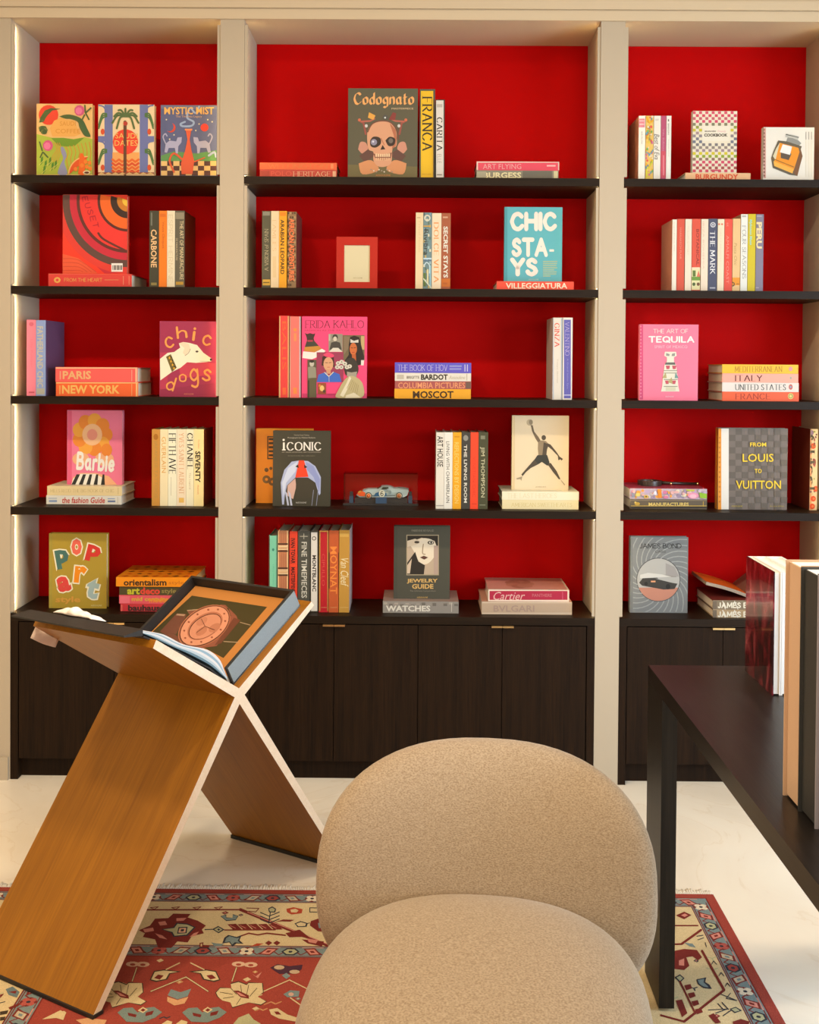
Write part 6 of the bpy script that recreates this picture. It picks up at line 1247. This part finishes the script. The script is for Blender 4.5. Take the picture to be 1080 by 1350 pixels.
def model_car():
    k = lambda x, y: (440 + x / 8.64, 615 + y / 8.64)
    YF, YB = .140, .245; YC = .190; zs = Z4_ + G_
    def W(x, y, Y): return atY(*k(x, y), Y)
    x0, x1 = W(108, 440, YF).x, W(963, 440, YF).x; zb = zs + .008; ztop = W(540, 82, YF).z
    rt = thing('display_case', 'clear display case with black base around the model racing car', 'display case', ((x0 + x1) / 2, YC, zs))
    b = MB(); b.box(x0, x1, YF, YB, zs, zb, plain('black_plastic', (.02, .018, .018), .25)); b.build('base', rt)
    AC = clear('clear_acrylic', .02, (1, 1, 1), 1.22); t = .0015; b = MB()
    b.box(x0 + .002, x1 - .002, YF + .002, YF + .002 + t, zb, ztop, AC); b.box(x0 + .002, x1 - .002, YB - .002 - t, YB - .002, zb, ztop, AC)
    b.box(x0 + .002, x0 + .002 + t, YF + .0035, YB - .0035, zb, ztop, AC); b.box(x1 - .002 - t, x1 - .002, YF + .0035, YB - .0035, zb, ztop, AC); b.box(x0 + .0035, x1 - .0035, YF + .0035, YB - .0035, ztop - t, ztop, AC); b.build('cover', rt)
    BL = plain('dark_blue_plastic', (.012, .045, .10), .4)
    c0, c1 = W(240, 400, YC - .045).x, W(840, 400, YC - .045).x; zp = W(400, 352, YC - .04).z
    b = MB(); b.box(c0, c1, YC - .042, YC + .042, zb + .0002, zp - .0005, plain('black_plinth', (.012, .010, .010), .5)); b.build('plinth', rt)
    for a, c in ((178, 225), (850, 895)):
        xa, xc = W(a, 400, YF + .02).x, W(c, 400, YF + .02).x; b = MB(); b.box(xa, xc, YF + .012, YF + .045, zb + .0002, W(a, 335, YF + .02).z, BL); b.box(xa + .002, xc - .002, YF + .016, YF + .040, W(a, 335, YF + .02).z, W(a, 288, YF + .02).z, plain('black_plastic_clip', (.012, .012, .014), .5)); b.build('end_clip', rt)
    xa, xc = W(478, 400, YC - .05).x, W(604, 400, YC - .05).x; b = MB(); b.box(xa, xc, YC - .054, YC - .0425, zb + .0002, W(540, 352, YC - .05).z, BL); b.build('blue_plaque', rt)
    # the car itself
    cr = thing('model_car', 'pale blue model racing car with orange nose and number six inside the clear case', 'model car', ((c0 + c1) / 2, YC, zp))
    BODY = paper('a9b8b4', .2, .6); ORG = paper('d8602c', .2, .6); GLS = plain('dark_car_glass', (.03, .04, .03), .1); TYR = plain('tyre_rubber', (.015, .014, .014), .7)
    low = 338
    prof = [(268, 318), (272, 300), (300, 275), (340, 250), (400, 238), (455, 238), (500, 238), (545, 214), (600, 210), (645, 215), (690, 236), (740, 232), (790, 236), (852, 248), (856, 262), (838, 318), (800, low), (300, low)]
    def body_pt(x, y, s):                                              # s in -1..1 across the car
        hw = .040 if y > 238 else .030; edge = abs(s); drop = (edge ** 3) * (10 if y < 300 else 0); p = W(x, y + drop, YC); return Vector((p.x, YC + s * hw * (1 - .10 * (abs(x - 560) / 300) ** 2), p.z))
    b = MB(); ss = [-1, -.94, -.75, -.4, 0, .4, .75, .94, 1]; n = len(prof); vs_ = [body_pt(x, y, s) for s in ss for x, y in prof]
    for i in range(len(ss) - 1):
        for j in range(n):
            x = (prof[j][0] + prof[(j + 1) % n][0]) / 2; y = (prof[j][1] + prof[(j + 1) % n][1]) / 2
            mat = ORG if x < 330 or (abs(ss[i] + ss[i + 1]) < 1 and x < 500 and y < 300) else BODY
            if 500 < x < 545 and y < 240: mat = GLS
            b.mesh([vs_[i * n + j], vs_[i * n + (j + 1) % n], vs_[(i + 1) * n + (j + 1) % n], vs_[(i + 1) * n + j]], [(0, 1, 2, 3)], mat)
    for i in (0, len(ss) - 1): b.face([vs_[i * n + j] for j in range(n)], BODY)
    YS = YC - .0405
    A = front_art(b, YS); A.h = .0012; A.k(8.64, 440, 615)
    A.p([(268, 318), (272, 300), (300, 282), (330, 280), (362, 300), (355, low), (300, low)], 'd8602c'); A.p([(276, 290), (300, 275), (318, 280), (290, 300)], 'c8a040')
    A.r(360, 325, 700, low, '6a7470'); A.e(640, 292, 20, 22, '8c9a96', 10); A.l([(640, 275), (645, 310)], 3, '4a5450'); A.p([(730, 230), (850, 248), (850, 252), (735, 240)], '4a5450')
    A.p([(455, low), (478, 302), (520, 288), (600, 300), (604, low)], '2a5a78'); A.e(550, 308, 35, 40, 'e0dcc4', 24); A.w('S', 0, 0, 1, 1, 'e0dcc4') if 0 else None
    A.l([(562, 288), (548, 284), (538, 300), (536, 322), (548, 334), (562, 326), (560, 308), (545, 306), (537, 314)], 8, '2a2620', 1)
    b.build('body', cr)
    b = MB(); A = front_art(b, YC - .0405); A.h = .0016; A.k(8.64, 440, 615); A.p([(540, 262), (560, 234), (622, 232), (628, 246), (600, 262)], GLS); b.build('side_window', cr)
    for x in (403, 748):
        for s in (-1, 1):
            p = W(x, 320, YC); r = 36 / 8.64 * .00305; Yw = YC + s * .0395; w = MB(); w.tube([(p.x, Yw - .006, p.z), (p.x, Yw + .006, p.z)], r, TYR, 24); o = w.build('wheel', cr, origin=(p.x, Yw, p.z))
            h = MB(); e = Yw + s * .0064; h.tube([(p.x, Yw, p.z), (p.x, e, p.z)], r * .82, paper('d8c09c', .3), 20); h.tube([(p.x, Yw, p.z), (p.x, e + s * .0006, p.z)], r * .58, ORG, 18); h.tube([(p.x, Yw, p.z), (p.x, e + s * .0012, p.z)], r * .18, paper('e8c880', .3), 10); h.build('hub', o)
model_car()
def magnifier():
    k = lambda x, y: (815 + x / 8.3077, 625 + y / 8.3077); Y = .23
    def W(x, y): return atY(*k(x, y), Y)
    HORN = plain('dark_horn', (.035, .022, .016), .3); z0 = zf + .0105; c = W(345, 110); xe, x2 = W(578, 115), W(872, 128); r = .048
    rt = thing('magnifying_glass', 'dark magnifying glass with gold collar lying on the floral book', 'magnifying glass', (c.x, Y, zf))
    b = MB(); n = 48; ring = []
    for i in range(n):
        a = 2 * math.pi * i / n
        for dr, dz in ((.000, -.0095), (.009, -.0095), (.009, .0095), (.000, .0095)): ring.append((c.x + (r + dr - .009) * math.cos(a), Y + (r + dr - .009) * math.sin(a), z0 + dz))
    b.mesh(ring, [(i * 4 + j, ((i + 1) % n) * 4 + j, ((i + 1) % n) * 4 + (j + 1) % 4, i * 4 + (j + 1) % 4) for i in range(n) for j in range(4)], HORN); b.build('rim', rt)
    b = MB(); L_ = [(c.x + (r - .0095) * math.cos(2 * math.pi * i / n), Y + (r - .0095) * math.sin(2 * math.pi * i / n)) for i in range(n)]
    b.mesh([(x, y, z0 - .001) for x, y in L_] + [(x, y, z0 + .001) for x, y in L_] , [tuple(range(n)), tuple(range(2 * n - 1, n - 1, -1))] + [(i, (i + 1) % n, n + (i + 1) % n, n + i) for i in range(n)], clear('lens_glass')); b.build('lens', rt)
    zh = zf + .0072; b = MB(); b.tube([(c.x + r + .0005, Y, z0), (xe.x - .004, Y, zh + .002), (x2.x, Y, zh)], [.007, .006, .0055], HORN, 14); b.build('handle', rt)
    for x, rr in ((xe.x, .0068), (x2.x, .0064)): b = MB(); b.tube([(x - .004, Y, zh), (x + .004, Y, zh)], rr, BRASS, 14); b.build('collar', rt)
magnifier()
